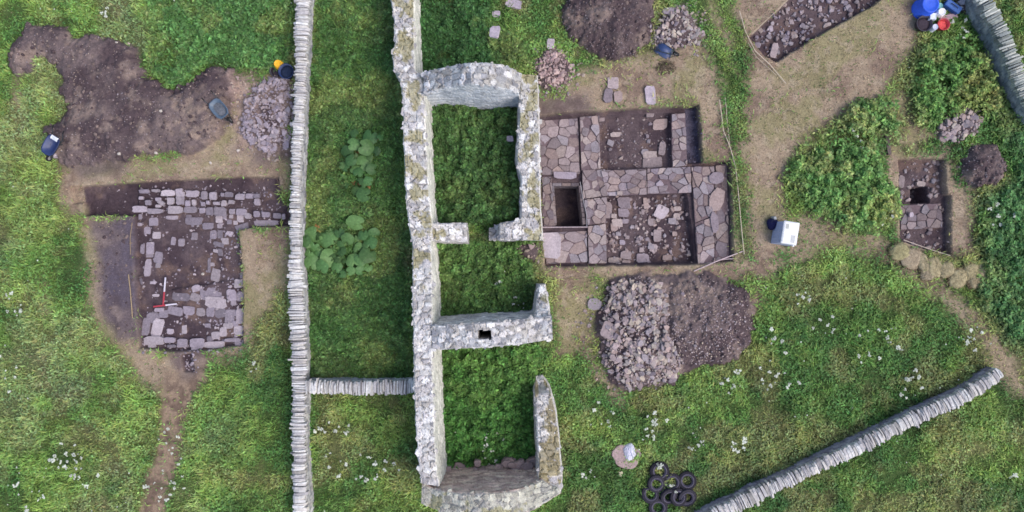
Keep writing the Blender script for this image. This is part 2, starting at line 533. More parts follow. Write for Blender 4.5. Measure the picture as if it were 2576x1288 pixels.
# nettle and dock patches
veg_c = grass.copy()
for i, (poly, hh, pi, dens) in enumerate(NETTLES):
    m = zone([poly], 0.30, 0.35, 0.9, 80 + i) if i not in (5, 6) else zone([poly], 0.40, 0.40, 0.8, 80 + i)
    if pi == 8: m = m * 0.85
    pc = NET_PAL[pi] * (0.84 if pi == 8 else 1.0) * (0.72 + 0.56 * fbm(X, Y, 0.9, 4, 90 + i))[..., None]
    pc = mix(pc, lin(124, 130, 74), sstep(0.50, 0.66, fbm(X, Y, 0.6, 4, 95 + i)) * (0.5 if pi in (5, 6) else 0.12 if pi < 3 else 0.3))
    if pi in (5, 6): pc = mix(pc, lin(150, 140, 96), sstep(0.54, 0.66, fbm(X, Y, 0.9, 4, 195 + i)) * 0.3)
    veg_c = mix(veg_c, pc, m)
    veg_h = veg_h * (1 - m) + m * hh
    veg_leaf = np.maximum(veg_leaf, m * dens * (.5 if pi == 8 else 1))
# green strip beside the camp path
GREENSTRIP = [[(1738, -30), (1775, -30), (1820, 80), (1848, 190), (1872, 300), (1880, 350), (1858, 340), (1832, 220), (1785, 110)], [(1795, -30), (1825, -30), (1850, 60), (1868, 130), (1850, 120)]]
m_gs = zone(GREENSTRIP, 0.35, 0.3, 1.0, 99)
m_straw = m_straw * (1 - (0.35 + 0.4 * sstep(.4, .6, f2)) * m_gs)
veg_c = mix(veg_c, np.broadcast_to(lin(120, 138, 80), X.shape + (3,)), m_gs * .8)
veg_h = veg_h * (1 - .6 * m_gs)
straw_c = mix(np.broadcast_to(lin(158, 140, 120), X.shape + (3,)), lin(132, 113, 100), sstep(0.4, 0.66, f2))
straw_c = mix(straw_c, lin(138, 132, 96), sstep(0.54, 0.66, fbm(X, Y, 0.45, 4, 77)) * 0.7)
straw_c = mix(straw_c, lin(172, 156, 136), sstep(0.55, 0.7, f3) * 0.5)
path_c = mix(np.broadcast_to(lin(146, 126, 108), X.shape + (3,)), lin(116, 98, 86), sstep(0.42, 0.62, f3))
soil_c = mix(np.broadcast_to(lin(106, 93, 93), X.shape + (3,)), lin(82, 70, 73), sstep(0.38, 0.64, fbm(X, Y, 0.7, 4, 78)))
soil_c = mix(soil_c, lin(144, 127, 118), sstep(0.54, 0.72, fbm(X, Y, 1.1, 4, 79)) * 0.7)
tr_c = mix(np.broadcast_to(lin(93, 80, 83), X.shape + (3,)), lin(74, 62, 67), sstep(0.4, 0.6, f2))
tr_c = mix(tr_c, lin(118, 98, 90), sstep(0.55, 0.72, fbm(X, Y, 1.3, 4, 178)) * 0.6)
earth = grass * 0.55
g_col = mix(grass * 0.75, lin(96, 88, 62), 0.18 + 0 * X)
mm = np.maximum(m_straw, m_worn)
g_col = mix(g_col, straw_c, mm)
g_col = mix(g_col, path_c, m_path)
g_col = mix(g_col, mix(straw_c, soil_c, 0.8 + 0 * X), m_bare)
g_col = mix(g_col, soil_c, np.maximum(m_soil, m_stone))
g_col = mix(g_col, mix(soil_c, lin(94, 86, 97), 0.25 + 0.6 * sstep(.35, .62, f2)), zone([BARE[0]], 0.5, 0.4, 0.9, 10))
m_tan = zone([[(432, 250), (560, 230), (595, 300), (560, 345), (480, 388), (425, 340)]], 0.5, 0.6, 1.2, 14)
g_col = mix(g_col, mix(np.broadcast_to(lin(150, 132, 120), X.shape + (3,)), lin(118, 104, 102), sstep(.4, .6, f3)), m_tan * .7 * m_soil)
m_pink = zone([[(585, 200), (640, 180), (650, 370), (590, 380)]], 0.4, 0.5, 1.2, 15)
g_col = mix(g_col, mix(np.broadcast_to(lin(172, 148, 138), X.shape + (3,)), lin(136, 118, 112), sstep(.4, .6, f3)), m_pink * .8 * (1 - m_tr))
g_col = mix(g_col, tr_c, m_tr)
g_col = mix(g_col, mix(np.broadcast_to(lin(98, 92, 106), X.shape + (3,)), lin(76, 70, 82), sstep(.4, .6, f3)), zone([TRENCH[3][0]], .06))
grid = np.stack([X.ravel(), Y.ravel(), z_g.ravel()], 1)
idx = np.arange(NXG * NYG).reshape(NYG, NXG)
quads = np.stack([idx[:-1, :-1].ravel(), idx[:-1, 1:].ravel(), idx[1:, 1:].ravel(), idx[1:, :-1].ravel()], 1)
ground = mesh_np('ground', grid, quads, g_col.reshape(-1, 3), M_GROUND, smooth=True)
tag(ground, 'grassy ground with trampled earth and open excavation trenches', 'ground', kind='structure')


def gi(x, y):
    i = np.clip(np.searchsorted(GX, x), 1, NXG - 1); j = np.clip(np.searchsorted(GY, y), 1, NYG - 1)
    return j, i


def gz(x, y):
    j, i = gi(np.atleast_1d(x), np.atleast_1d(y))
    r = z_g[j, i]
    return r if np.ndim(x) else float(r[0])


def at(u, v):
    p = W(u, v)
    return p[0], p[1], gz(p[0], p[1])


# ------------------------------------------------------------------ masonry
PALE = [lin(208, 206, 204), lin(197, 193, 192), lin(217, 215, 213), lin(182, 178, 179), lin(203, 198, 192)]
GREYW = [lin(184, 183, 184), lin(162, 162, 166), lin(200, 199, 198), lin(148, 148, 154), lin(178, 174, 170)]


def pick(pal, cid, jit=0.22, seed=0):
    pal = np.array(pal)
    k = np.clip((cid * len(pal) * 0.999).astype(int), 0, len(pal) - 1)
    r = (cid * 97.13) % 1.0
    return pal[k] * (1 - jit + 2 * jit * r)[..., None]


def irregular(n=7, rx=0.2, ry=0.15, rot=0.0, jit=0.18, rng=random):
    p = []
    for k in range(n):
        t = 2 * math.pi * (k + rng.uniform(-.28, .28)) / n
        c, s = math.cos(t), math.sin(t)
        e = 1.0 / (abs(c) ** 3.2 + abs(s) ** 3.2) ** (1 / 3.2)
        r = e * (1 + rng.uniform(-jit, jit * 0.5))
        a, b = r * c * rx, r * s * ry
        p.append((a * math.cos(rot) - b * math.sin(rot), a * math.sin(rot) + b * math.cos(rot)))
    return p


def masonry(stations, pal=PALE, moss=0.0, moss_col=lin(146, 138, 92), seed=1, ds=0.06, dt=0.055, batter=0.05, rub=0.09, edge=0.035,
            zb=-0.25, pits=(), top_stones=9, stone=(0.07, 0.20), face_pal=None, mossx=0.5, mossw=0.32, moss_y=-99.0):
    """a rough stone wall; each station is (left u, v, right u, v, height) of its top edge on the map"""
    S = np.array([[*W(a, b, h)[:2], *W(c, d, h)[:2], h] for a, b, c, d, h in stations])
    cen = (S[:, :2] + S[:, 2:4]) / 2
    s = np.concatenate([[0], np.cumsum(np.linalg.norm(np.diff(cen, axis=0), axis=1))])
    ns = max(3, int(s[-1] / ds))
    ss = np.linspace(0, s[-1], ns + 1)
    R = np.stack([np.interp(ss, s, S[:, k]) for k in range(5)], 1)
    nrm = R[:, 2:4] - R[:, :2]
    wid = np.linalg.norm(nrm, axis=1)
    nrm /= wid[:, None]
    ej = (fbm(ss, ss * 0 + seed, 1.7, 3, seed) - 0.5) * 2 * edge
    ej2 = (fbm(ss, ss * 0 + seed + 5, 1.7, 3, seed + 3) - 0.5) * 2 * edge
    Lp = R[:, :2] + nrm * ej[:, None]; Rp = R[:, 2:4] + nrm * ej2[:, None]
    hmax = R[:, 4].max()
    nf = max(3, int(hmax / 0.11)); nt = max(3, int(wid.mean() / dt))
    cols, colc = [], []
    hh = R[:, 4]
    face_pal = face_pal or pal
    side = {}
    for sd, base, sg in ((0, Lp, -1), (1, Rp, 1)):
        vv, cc = [], []
        for k in range(nf + 1):
            q = k / nf
            z = zb + (hh - zb) * q
            a, b, cid = worley(ss / 0.34 + seed * 3.1 + sd * 40 + np.floor(z / 0.15) * 0.37, z / 0.15 + ss * 0, seed + sd)
            dep = sstep(0.0, 0.22, b - a) * (0.012 + 0.028 * cid)
            off = batter * (hh - z) + dep - 0.02
            p = base + nrm * (sg * off)[:, None]
            vv.append(np.c_[p, z])
            cc.append(pick(face_pal, cid) * (0.78 + 0.22 * sstep(0.0, 0.16, b - a))[:, None])
        side[sd] = (vv, cc)
    top, topc = [], []
    for j in range(1, nt):
        q = j / nt
        p = Lp * (1 - q) + Rp * q
        wx = (fbm(p[:, 0], p[:, 1], 1.3, 2, seed + 12) - .5) * .25
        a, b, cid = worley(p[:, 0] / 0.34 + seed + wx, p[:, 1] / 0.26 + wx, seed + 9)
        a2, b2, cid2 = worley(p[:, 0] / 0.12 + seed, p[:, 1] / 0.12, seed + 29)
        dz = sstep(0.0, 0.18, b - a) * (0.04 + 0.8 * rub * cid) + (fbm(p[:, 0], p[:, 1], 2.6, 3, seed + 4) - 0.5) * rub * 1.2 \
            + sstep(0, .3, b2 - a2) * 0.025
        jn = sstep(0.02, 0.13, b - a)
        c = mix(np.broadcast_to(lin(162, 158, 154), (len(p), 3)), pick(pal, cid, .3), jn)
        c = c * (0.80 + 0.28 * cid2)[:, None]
        if moss > 0:
            mk = sstep(0.66 - moss * 0.2, 0.72 - moss * 0.2, fbm(p[:, 0], p[:, 1], 2.0, 4, seed + 6) + 0.10 * (math.exp(-((q - mossx) / mossw) ** 2) - .7)) * sstep(moss_y - .8, moss_y + .8, p[:, 1])
            c = mix(c, moss_col * (0.7 + 0.6 * fbm(p[:, 0], p[:, 1], 6, 3, seed + 8))[:, None], mk * 0.72)
        z = hh + dz
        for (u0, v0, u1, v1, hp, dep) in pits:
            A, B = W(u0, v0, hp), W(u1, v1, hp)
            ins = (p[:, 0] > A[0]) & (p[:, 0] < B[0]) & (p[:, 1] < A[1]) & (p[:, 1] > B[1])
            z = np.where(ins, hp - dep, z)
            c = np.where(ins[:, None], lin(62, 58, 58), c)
        top.append(np.c_[p, z]); topc.append(c)
    V = side[0][0] + top + side[1][0][::-1]
    C = side[0][1] + topc + side[1][1][::-1]
    V = np.stack(V, 1); C = np.stack(C, 1)            # (ns+1, m, 3)
    m = V.shape[1]
    mb = MB()
    idx = np.arange((ns + 1) * m).reshape(ns + 1, m)
    F = np.stack([idx[:-1, :-1], idx[1:, :-1], idx[1:, 1:], idx[:-1, 1:]], -1).reshape(-1, 4)
    mb.v = [tuple(x) for x in V.reshape(-1, 3)]
    mb.c = [tuple(x) for x in C.reshape(-1, 3)]
    mb.f = [tuple(x) for x in F.tolist()]
    mb.f.append(tuple(idx[0].tolist())); mb.f.append(tuple(reversed(idx[-1].tolist())))
    # loose top stones
    rg = random.Random(seed * 7 + 1)
    area = float((wid[:-1] * np.diff(ss)).sum())
    for _ in range(int(area * top_stones * 1.5)):
        k = rg.randrange(ns); q = rg.uniform(0.0, 1.0) if rg.random() < 0.6 else rg.choice((rg.uniform(.04, .18), rg.uniform(.82, .96)))
        p = Lp[k] * (1 - q) + Rp[k] * q
        bad = False
        for (u0, v0, u1, v1, hp, dep) in pits:
            A, B = W(u0, v0, hp), W(u1, v1, hp)
            if A[0] - .12 < p[0] < B[0] + .12 and B[1] - .12 < p[1] < A[1] + .12: bad = True
        if bad: continue
        mkv = 0.0
        if moss > 0:
            mkv = float(sstep(0.66 - moss * 0.2, 0.72 - moss * 0.2, fbm(p[:1], p[1:], 2.0, 4, seed + 6) + 0.10 * (math.exp(-((q - mossx) / mossw) ** 2) - .7))[0]) * float(p[1] > moss_y)
        if rg.random() < mkv * .75: continue
        r = rg.uniform(*stone)
        poly = np.array(irregular(6, r, r * rg.uniform(.45, .9), rg.uniform(0, 3.1), 0.32, rg)) + p
        h0 = R[k, 4] + rg.uniform(-0.04, 0.03)
        col = np.array(rg.choice(pal)) * rg.uniform(0.74, 1.10)
        mb.slab(poly, h0 - 0.15, h0 + rg.uniform(0.01, 0.05), 0.012, np.clip(col, 0, .85), (rg.uniform(-.1, .1), rg.uniform(-.1, .1)), rg)
    return mb


def coping(path, half, h, seed, thick=(0.045, 0.13), pal=PALE, high=(0.23, 0.32), lean=0.12, hw=None):
    """thin slabs set on edge across the top of a dry stone wall"""
    rg = random.Random(seed)
    P = np.array([W(u, v, h)[:2] for u, v in path])
    s = np.concatenate([[0], np.cumsum(np.linalg.norm(np.diff(P, axis=0), axis=1))])
    mb = MB()
    t = 0.0
    run = 0
    while t < s[-1]:
        if run <= 0:
            run = rg.randint(4, 14); big = rg.random() < 0.3; wj = rg.uniform(.95, 1.07)
        run -= 1
        if rg.random() < .025:
            t += rg.uniform(.03, .10)
        th = rg.uniform(*thick) * (1.5 if big else 0.9)
        c = np.array([np.interp(t + th / 2, s, P[:, 0]), np.interp(t + th / 2, s, P[:, 1])])
        a = np.array([np.interp(min(t + .4, s[-1]), s, P[:, k]) - np.interp(max(t - .4, 0), s, P[:, k]) for k in (0, 1)])
        a /= np.linalg.norm(a)
        n = np.array([-a[1], a[0]])
        w = (np.interp(t, s, hw) if hw is not None else half) * wj * rg.uniform(.90, 1.08)
        w *= 0.88 + 0.26 * float(vnoise(np.array([t * 1.3]), np.array([seed * .7]), seed)[0])
        if rg.random() < .04: w *= rg.uniform(1.15, 1.4)
        o = rg.uniform(-.06, .06) + .10 * (float(vnoise(np.array([t * .5]), np.array([seed * 1.7]), seed)[0]) - .5)
        top = rg.uniform(*high)
        prof = [(-w + o, -0.05), (w + o, -0.05), (w + o + rg.uniform(-.04, .02), top * rg.uniform(.55, .85)),
                (w * .55 + o, top * rg.uniform(.85, 1.05)), (o, top * rg.uniform(.9, 1.1)), (-w * .55 + o, top * rg.uniform(.85, 1.05)),
                (-w + o + rg.uniform(-.02, .04), top * rg.uniform(.55, .85))]
        ln = rg.uniform(-lean, lean)
        g = th * rg.uniform(0.88, 0.99)
        yaw = rg.uniform(-.07, .07)
        V = []
        for e in (-0.5, 0.5):
            for (q, z) in prof:
                along = e * g + ln * z + yaw * q
                V.append((c[0] + n[0] * q + a[0] * along, c[1] + n[1] * q + a[1] * along, h + z))
        m = len(prof)
        F = [tuple(range(m)), tuple(reversed(range(m, 2 * m)))] + [((k + 1) % m, k, m + k, m + (k + 1) % m) for k in range(m)]
        col = np.array(rg.choice(pal)) * (rg.uniform(0.80, 1.10) if rg.random() > .12 else rg.uniform(.5, .75))
        mb.add(V, F, np.clip(col, 0, .86))
        t += th
    return mb


def drywall(name, path, half, h, seed, label, pal=PALE, face=GREYW, thick=(0.05, 0.11), hw=None, zb=-0.3):
    """dry stone wall (its coursed body) with a coping of slabs on edge"""
    st = []
    P = np.array(path, float)
    for i, (u, v) in enumerate(path):
        a = P[max(0, i - 1)]; b = P[min(len(P) - 1, i + 1)]
        d = (b - a) / np.linalg.norm(b - a)
        n = np.array([-d[1], d[0]])
        w = (hw[i] if hw is not None else half) * 0.84 * PPM * H / (H - h)
        st.append((u - n[0] * w, v - n[1] * w, u + n[0] * w, v + n[1] * w, h))
    body = masonry(st, pal=face, seed=seed, batter=0.04, rub=0.04, top_stones=0, edge=0.04, zb=zb)
    o = body.build(name, M_WALL)
    tag(o, label, 'stone wall')
    if hw is not None:
        coping(path, half, h, seed + 1, thick, pal, hw=hw).build('coping', M_COPE, o)
    else:
        coping(path, half, h, seed + 1, thick, pal).build('coping', M_COPE, o)
    return o


print("walls")
LW = [(764, -40), (763, 0), (760, 120), (757, 200), (751, 330), (749, 400), (746, 500), (745, 640), (745, 700), (749, 800), (753, 880), (754, 960),
      (752, 1050), (753, 1130), (756, 1200), (760, 1330)]
LWH = [q * .87 for q in (.41, .40, .34, .31, .27, .25, .26, .28, .40, .40, .40, .38, .36, .34, .36, .36)]
drywall('dry_stone_wall', LW, 0.34, 1.0, 21, 'long straight pale dry stone wall running the full height beside the western trench', hw=LWH)
drywall('dry_stone_wall', [(772, 972), (830, 972), (940, 974), (1046, 972)], 0.30, 1.1, 31,
        'short pale dry stone wall joining the long wall to the ruined building', pal=[p * .95 for p in PALE])
drywall('dry_stone_wall', [(2512, 938), (2455, 975), (2395, 1008), (2290, 1056), (2160, 1120), (2010, 1192), (1900, 1243), (1760, 1310)], 0.31, 0.70, 41,
        'slanting pale dry stone wall with an open end, in the grass below the turf sods', pal=[p * .94 for p in PALE],
        face=[lin(150, 144, 156), lin(132, 126, 138), lin(166, 160, 170)])
drywall('dry_stone_wall', [(2452, -40), (2480, 15), (2512, 75), (2535, 130), (2560, 195), (2610, 300)], 0.34, 1.05, 51,
        'curving greenish grey dry stone wall beyond the pile of tubs and buckets',
        pal=[lin(178, 182, 174), lin(160, 166, 160), lin(192, 194, 186), lin(146, 152, 150)], face=[lin(140, 146, 150), lin(120, 128, 134), lin(154, 158, 158)])

ruin = empty('ruined_building', (0, 0, 0))
tag(ruin, 'roofless ruined building of pale lichened rubble walls with three open rooms', 'ruin')
# long side wall (outer edge, inner edge)
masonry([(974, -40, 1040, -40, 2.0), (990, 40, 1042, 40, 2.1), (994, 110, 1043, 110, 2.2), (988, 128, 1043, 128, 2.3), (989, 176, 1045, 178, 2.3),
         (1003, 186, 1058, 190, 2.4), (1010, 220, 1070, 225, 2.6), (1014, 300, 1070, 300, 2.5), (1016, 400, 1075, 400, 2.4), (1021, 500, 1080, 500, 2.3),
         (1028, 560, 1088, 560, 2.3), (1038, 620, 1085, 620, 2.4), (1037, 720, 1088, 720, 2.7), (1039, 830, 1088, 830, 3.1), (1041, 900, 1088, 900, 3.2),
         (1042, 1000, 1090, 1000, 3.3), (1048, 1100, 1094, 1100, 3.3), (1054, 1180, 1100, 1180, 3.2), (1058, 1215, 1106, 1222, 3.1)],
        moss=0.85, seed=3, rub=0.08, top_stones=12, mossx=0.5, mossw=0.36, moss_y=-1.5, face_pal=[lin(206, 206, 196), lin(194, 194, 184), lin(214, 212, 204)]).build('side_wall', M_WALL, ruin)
# north gable: left edge = outer, so walk from east to west
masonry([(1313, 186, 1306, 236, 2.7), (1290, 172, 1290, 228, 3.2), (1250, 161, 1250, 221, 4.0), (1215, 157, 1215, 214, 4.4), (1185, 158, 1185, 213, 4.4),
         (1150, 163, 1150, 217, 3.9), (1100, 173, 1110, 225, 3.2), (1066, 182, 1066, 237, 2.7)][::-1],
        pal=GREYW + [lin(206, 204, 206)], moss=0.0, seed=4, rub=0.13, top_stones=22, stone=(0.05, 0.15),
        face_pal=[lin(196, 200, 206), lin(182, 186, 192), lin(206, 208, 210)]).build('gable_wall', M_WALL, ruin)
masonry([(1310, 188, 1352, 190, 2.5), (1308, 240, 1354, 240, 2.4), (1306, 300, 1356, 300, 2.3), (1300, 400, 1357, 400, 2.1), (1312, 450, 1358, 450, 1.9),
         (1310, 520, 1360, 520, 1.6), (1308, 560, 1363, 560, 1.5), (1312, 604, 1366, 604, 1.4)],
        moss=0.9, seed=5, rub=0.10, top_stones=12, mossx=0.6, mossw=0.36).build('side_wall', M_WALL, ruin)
# cross wall with the doorway
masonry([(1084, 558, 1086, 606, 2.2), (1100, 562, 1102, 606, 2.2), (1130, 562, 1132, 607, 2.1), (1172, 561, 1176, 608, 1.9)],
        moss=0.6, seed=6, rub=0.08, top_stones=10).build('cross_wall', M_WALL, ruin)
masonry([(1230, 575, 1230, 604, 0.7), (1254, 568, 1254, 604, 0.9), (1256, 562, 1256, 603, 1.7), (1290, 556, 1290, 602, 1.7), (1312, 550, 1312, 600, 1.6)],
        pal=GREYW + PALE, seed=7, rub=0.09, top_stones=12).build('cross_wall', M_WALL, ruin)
# chimney gable with a flue
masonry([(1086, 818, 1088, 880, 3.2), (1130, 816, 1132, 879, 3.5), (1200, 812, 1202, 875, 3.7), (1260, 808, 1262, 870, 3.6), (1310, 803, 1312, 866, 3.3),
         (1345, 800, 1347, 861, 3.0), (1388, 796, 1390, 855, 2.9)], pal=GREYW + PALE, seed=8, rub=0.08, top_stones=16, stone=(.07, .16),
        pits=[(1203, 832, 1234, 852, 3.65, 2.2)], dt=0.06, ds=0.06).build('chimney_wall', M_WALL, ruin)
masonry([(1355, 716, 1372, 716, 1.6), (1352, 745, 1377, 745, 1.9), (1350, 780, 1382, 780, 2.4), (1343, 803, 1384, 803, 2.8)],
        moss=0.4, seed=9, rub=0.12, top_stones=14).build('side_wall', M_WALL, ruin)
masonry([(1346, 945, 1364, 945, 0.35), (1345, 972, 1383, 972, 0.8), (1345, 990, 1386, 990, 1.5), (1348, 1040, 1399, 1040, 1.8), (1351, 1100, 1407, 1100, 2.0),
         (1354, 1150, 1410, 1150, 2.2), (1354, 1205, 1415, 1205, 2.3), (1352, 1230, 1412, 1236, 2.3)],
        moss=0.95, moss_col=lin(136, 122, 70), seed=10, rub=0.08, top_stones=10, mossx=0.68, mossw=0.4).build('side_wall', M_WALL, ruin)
BUFF = [lin(178, 176, 164), lin(164, 162, 152), lin(190, 188, 174), lin(160, 158, 152)]
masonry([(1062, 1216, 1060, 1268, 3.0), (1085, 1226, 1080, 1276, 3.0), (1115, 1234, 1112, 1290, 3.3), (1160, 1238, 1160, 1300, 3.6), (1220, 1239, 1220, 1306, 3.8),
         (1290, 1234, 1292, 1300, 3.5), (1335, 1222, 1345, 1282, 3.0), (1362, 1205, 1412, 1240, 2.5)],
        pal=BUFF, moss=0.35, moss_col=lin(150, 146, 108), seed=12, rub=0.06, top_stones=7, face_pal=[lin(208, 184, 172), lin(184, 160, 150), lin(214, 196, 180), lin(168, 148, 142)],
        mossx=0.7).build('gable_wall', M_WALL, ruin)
# ledge of a fallen hearth at the foot of the last gable
hb = MB()
rg = random.Random(5)
for k in range(26):
    u = rg.uniform(1112, 1345); v = rg.uniform(1150, 1174) + (10 if u < 1190 else 0)
    x, y, z = *W(u, v)[:2], 0
    r = rg.uniform(.14, .34)
    hb.slab(np.array(irregular(7, r, r * .7, rg.uniform(-.3, .3), .15, rg)) + (x, y), -0.1, rg.uniform(.5, 1.1), .03, lin(158, 140, 138) * rg.uniform(.7, 1.1),
            (rg.uniform(-.1, .1), rg.uniform(-.1, .1)), rg)
hb.build('hearth', M_ROCK, ruin)


# ------------------------------------------------------------------ vegetation
print("vegetation")
RUIN_FLOOR_HIDE = np.zeros(X.shape)
cover = np.clip(1 - 1.0 * np.maximum.reduce([m_pink, m_soil, m_stone, m_tr, m_path * 0.95, m_bare]), 0, 1)
thin = np.maximum(m_straw, m_worn)
M_GRASSBLADE = M_LEAF


def scatter(n, x0=-27.0, x1=27.0, y0=-14.2, y1=14.2):
    return RNG.uniform(x0, x1, n), RNG.uniform(y0, y1, n)


def blades(n, keep_fn, len_fn, wid, lean, colour_fn, name):
    x, y = scatter(n)
    j, i = gi(x, y)
    k = RNG.random(n) < keep_fn(j, i)
    x, y, j, i = x[k], y[k], j[k], i[k]
    n = len(x)
    wa, wb, cid = worley(x / 0.30, y / 0.30, 501)
    wa2, wb2, cid2 = worley(x / 0.85, y / 0.85, 502)
    tuft = (0.55 + 0.75 * cid) * (1.15 - 0.55 * np.clip(wa, 0, 1))
    Ln = len_fn(j, i) * RNG.uniform(0.6, 1.3, n) * tuft
    az = RNG.uniform(0, 2 * np.pi, n) + 0.9 * np.sin(x * 1.3 + 2 * np.sin(y * .9))
    t = RNG.uniform(*lean, n)
    w = RNG.uniform(*wid, n)
    z = z_g[j, i] - 0.01
    dx, dy = np.cos(az), np.sin(az)
    px, py = -dy * w / 2, dx * w / 2
    mx, mz = Ln * np.sin(t * .7) * .55, Ln * np.cos(t * .7) * .55
    tx, tz = mx + Ln * .5 * np.sin(np.minimum(t * 1.35, 1.75)), mz + Ln * .5 * np.cos(np.minimum(t * 1.35, 1.75))
    V = np.empty((n, 4, 3), np.float32)
    V[:, 0] = np.stack([x - px * .8, y - py * .8, z], 1)
    V[:, 1] = np.stack([x + dx * mx + px, y + dy * mx + py, z + mz], 1)
    V[:, 2] = np.stack([x + dx * tx, y + dy * tx, z + tz], 1)
    V[:, 3] = np.stack([x + dx * mx - px, y + dy * mx - py, z + mz], 1)
    c = colour_fn(j, i, n) * ((0.66 + 0.68 * cid) * (0.85 + 0.3 * cid2))[:, None]
    C = np.repeat(c[:, None, :], 4, 1)
    o = mesh_np(name, V.reshape(-1, 3), np.arange(n * 4).reshape(n, 4), C.reshape(-1, 3), M_LEAF)
    return o


def jit(c, n, a=0.3, hue=0.12):
    m = RNG.uniform(1 - a, 1 + a, n)[:, None]
    h = 1 + RNG.uniform(-hue, hue, (n, 3))
    return np.clip(c * m * h, 0.004, 0.9)


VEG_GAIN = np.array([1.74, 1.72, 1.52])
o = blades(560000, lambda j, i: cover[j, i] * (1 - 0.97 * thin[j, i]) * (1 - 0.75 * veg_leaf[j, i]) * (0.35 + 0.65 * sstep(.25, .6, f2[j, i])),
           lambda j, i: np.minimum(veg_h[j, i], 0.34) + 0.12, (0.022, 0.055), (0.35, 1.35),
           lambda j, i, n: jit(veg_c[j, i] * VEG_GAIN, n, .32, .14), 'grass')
tag(o, 'rough meadow grass across the site', kind='stuff')
dr = lin(176, 158, 128)
o = blades(300000, lambda j, i: np.clip(cover[j, i] * (0.75 * thin[j, i]) + 0.10 * cover[j, i] * sstep(.5, .66, f1[j, i]), 0, 1) * (0.3 + 0.7 * sstep(.3, .6, f3[j, i])),
           lambda j, i: 0.12 + 0 * veg_h[j, i], (0.014, 0.036), (0.8, 1.5),
           lambda j, i, n: jit(mix(straw_c[j, i], np.broadcast_to(dr, (n, 3)), RNG.random(n) * .8), n, .45, .08), 'dry_grass')
tag(o, 'trampled straw coloured dry grass', kind='stuff')


def leafy(n, x0, x1, y0, y1, keep, size, tint):
    """small leaves spread through the height of a stand of tall plants"""
    x, y = RNG.uniform(x0, x1, n), RNG.uniform(y0, y1, n)
    j, i = gi(x, y)
    k = RNG.random(n) < keep(j, i, x, y)
    x, y, j, i = x[k], y[k], j[k], i[k]
    n = len(x)
    a, b, cid = worley(x / 0.42, y / 0.42, 301)
    plant = (0.45 + 0.55 * cid) * (1 - 0.45 * np.clip(a / 0.75, 0, 1))
    hgt = veg_h[j, i] * plant
    u = RNG.random(n) ** 0.5
    z = z_g[j, i] + (hgt * (0.15 + 0.85 * u) * 1.25 if hgt.mean() > .28 else 0.06 + hgt * 1.3 * u)
    s = RNG.uniform(*size, n)
    az = RNG.uniform(0, 2 * np.pi, n)
    tl = RNG.uniform(-0.75, 0.35, n)
    rl = RNG.uniform(-0.5, 0.5, n)
    dx = np.stack([np.cos(az) * np.cos(tl), np.sin(az) * np.cos(tl), np.sin(tl)], 1)
    sx = np.stack([-np.sin(az) * np.cos(rl), np.cos(az) * np.cos(rl), np.sin(rl)], 1)
    c0 = np.stack([x, y, z], 1)
    V = np.empty((n, 4, 3), np.float32)
    V[:, 0] = c0 - dx * s[:, None] * .5
    V[:, 1] = c0 + sx * s[:, None] * .30
    V[:, 2] = c0 + dx * s[:, None] * .62 - np.array([0, 0, 1]) * (s * .15)[:, None]
    V[:, 3] = c0 - sx * s[:, None] * .30
    c = tint(j, i, n) * (0.8 + 0.4 * cid)[:, None]
    c = jit(c, n, .34, .12)
    return V.reshape(-1, 3), np.arange(n * 4).reshape(n, 4), np.repeat(c[:, None, :], 4, 1).reshape(-1, 3)


NET_LABEL = ['dark green nettles filling the room below the tall gable', 'dark green nettles in the middle room of the ruin',
             'leafy weeds and grass in the last room of the ruin', 'dark nettles outside the tall gable beside the dark soil mound',
             'low dense green weeds above the long soil heap', 'tall green bush of weeds between the camp path and the small trench',
             'tall green weeds between the tubs and the small trench', 'dense dark green weeds along the curving wall']
NET_LABEL.append('rank low weeds in the walled strip between the long wall and the ruin')
for q, (poly, hh, pi, dens) in enumerate(NETTLES):
    P = to_xy(poly)
    mk = zone([poly], 0.30, 0.35, 0.9, 80 + q) if q not in (5, 6) else zone([poly], 0.40, 0.40, 0.8, 80 + q)
    x0, x1 = max(-27, P[:, 0].min() - .5), min(27, P[:, 0].max() + .5)
    y0, y1 = max(-14.2, P[:, 1].min() - .5), min(14.2, P[:, 1].max() + .5)
    if pi == 2:
        kf = lambda j, i, x, y: mk[j, i] * cover[j, i] * dens * (0.7 + .3 * sstep(.40, .52, fbm(x, y, .55, 3, 333)))
    else:
        lo_, hi_ = ((.36, .50) if pi in (5, 6) else (-1, -.5) if pi < 2 else (.22, .40))
        kf = lambda j, i, x, y, lo_=lo_, hi_=hi_: mk[j, i] * cover[j, i] * dens * (0.12 + .88 * sstep(lo_, hi_, fbm(x, y, .7, 3, 334)))
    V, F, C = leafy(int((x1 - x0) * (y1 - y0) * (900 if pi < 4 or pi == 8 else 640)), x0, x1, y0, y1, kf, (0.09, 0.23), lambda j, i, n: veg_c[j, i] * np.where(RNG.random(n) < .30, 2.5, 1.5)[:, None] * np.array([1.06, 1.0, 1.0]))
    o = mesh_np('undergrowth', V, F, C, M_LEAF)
    tag(o, NET_LABEL[q], kind='stuff')


mead = cover * (1 - thin) * (1 - np.clip(veg_leaf * 1.5, 0, 1)) * sstep(.38, .58, fbm(X, Y, .9, 3, 335))
V, F, C = leafy(420000, -26.5, 26.5, -13.8, 13.8, lambda j, i, x, y: mead[j, i] * .6, (0.07, 0.16),
                lambda j, i, n: veg_c[j, i] * np.where(RNG.random(n) < .15, 2.2, 1.5)[:, None] * np.array([.94, 1.05, 1.0]))
tag(mesh_np('meadow_weeds', V, F, C, M_LEAF), 'low broad leaved weeds among the meadow grass', kind='stuff')


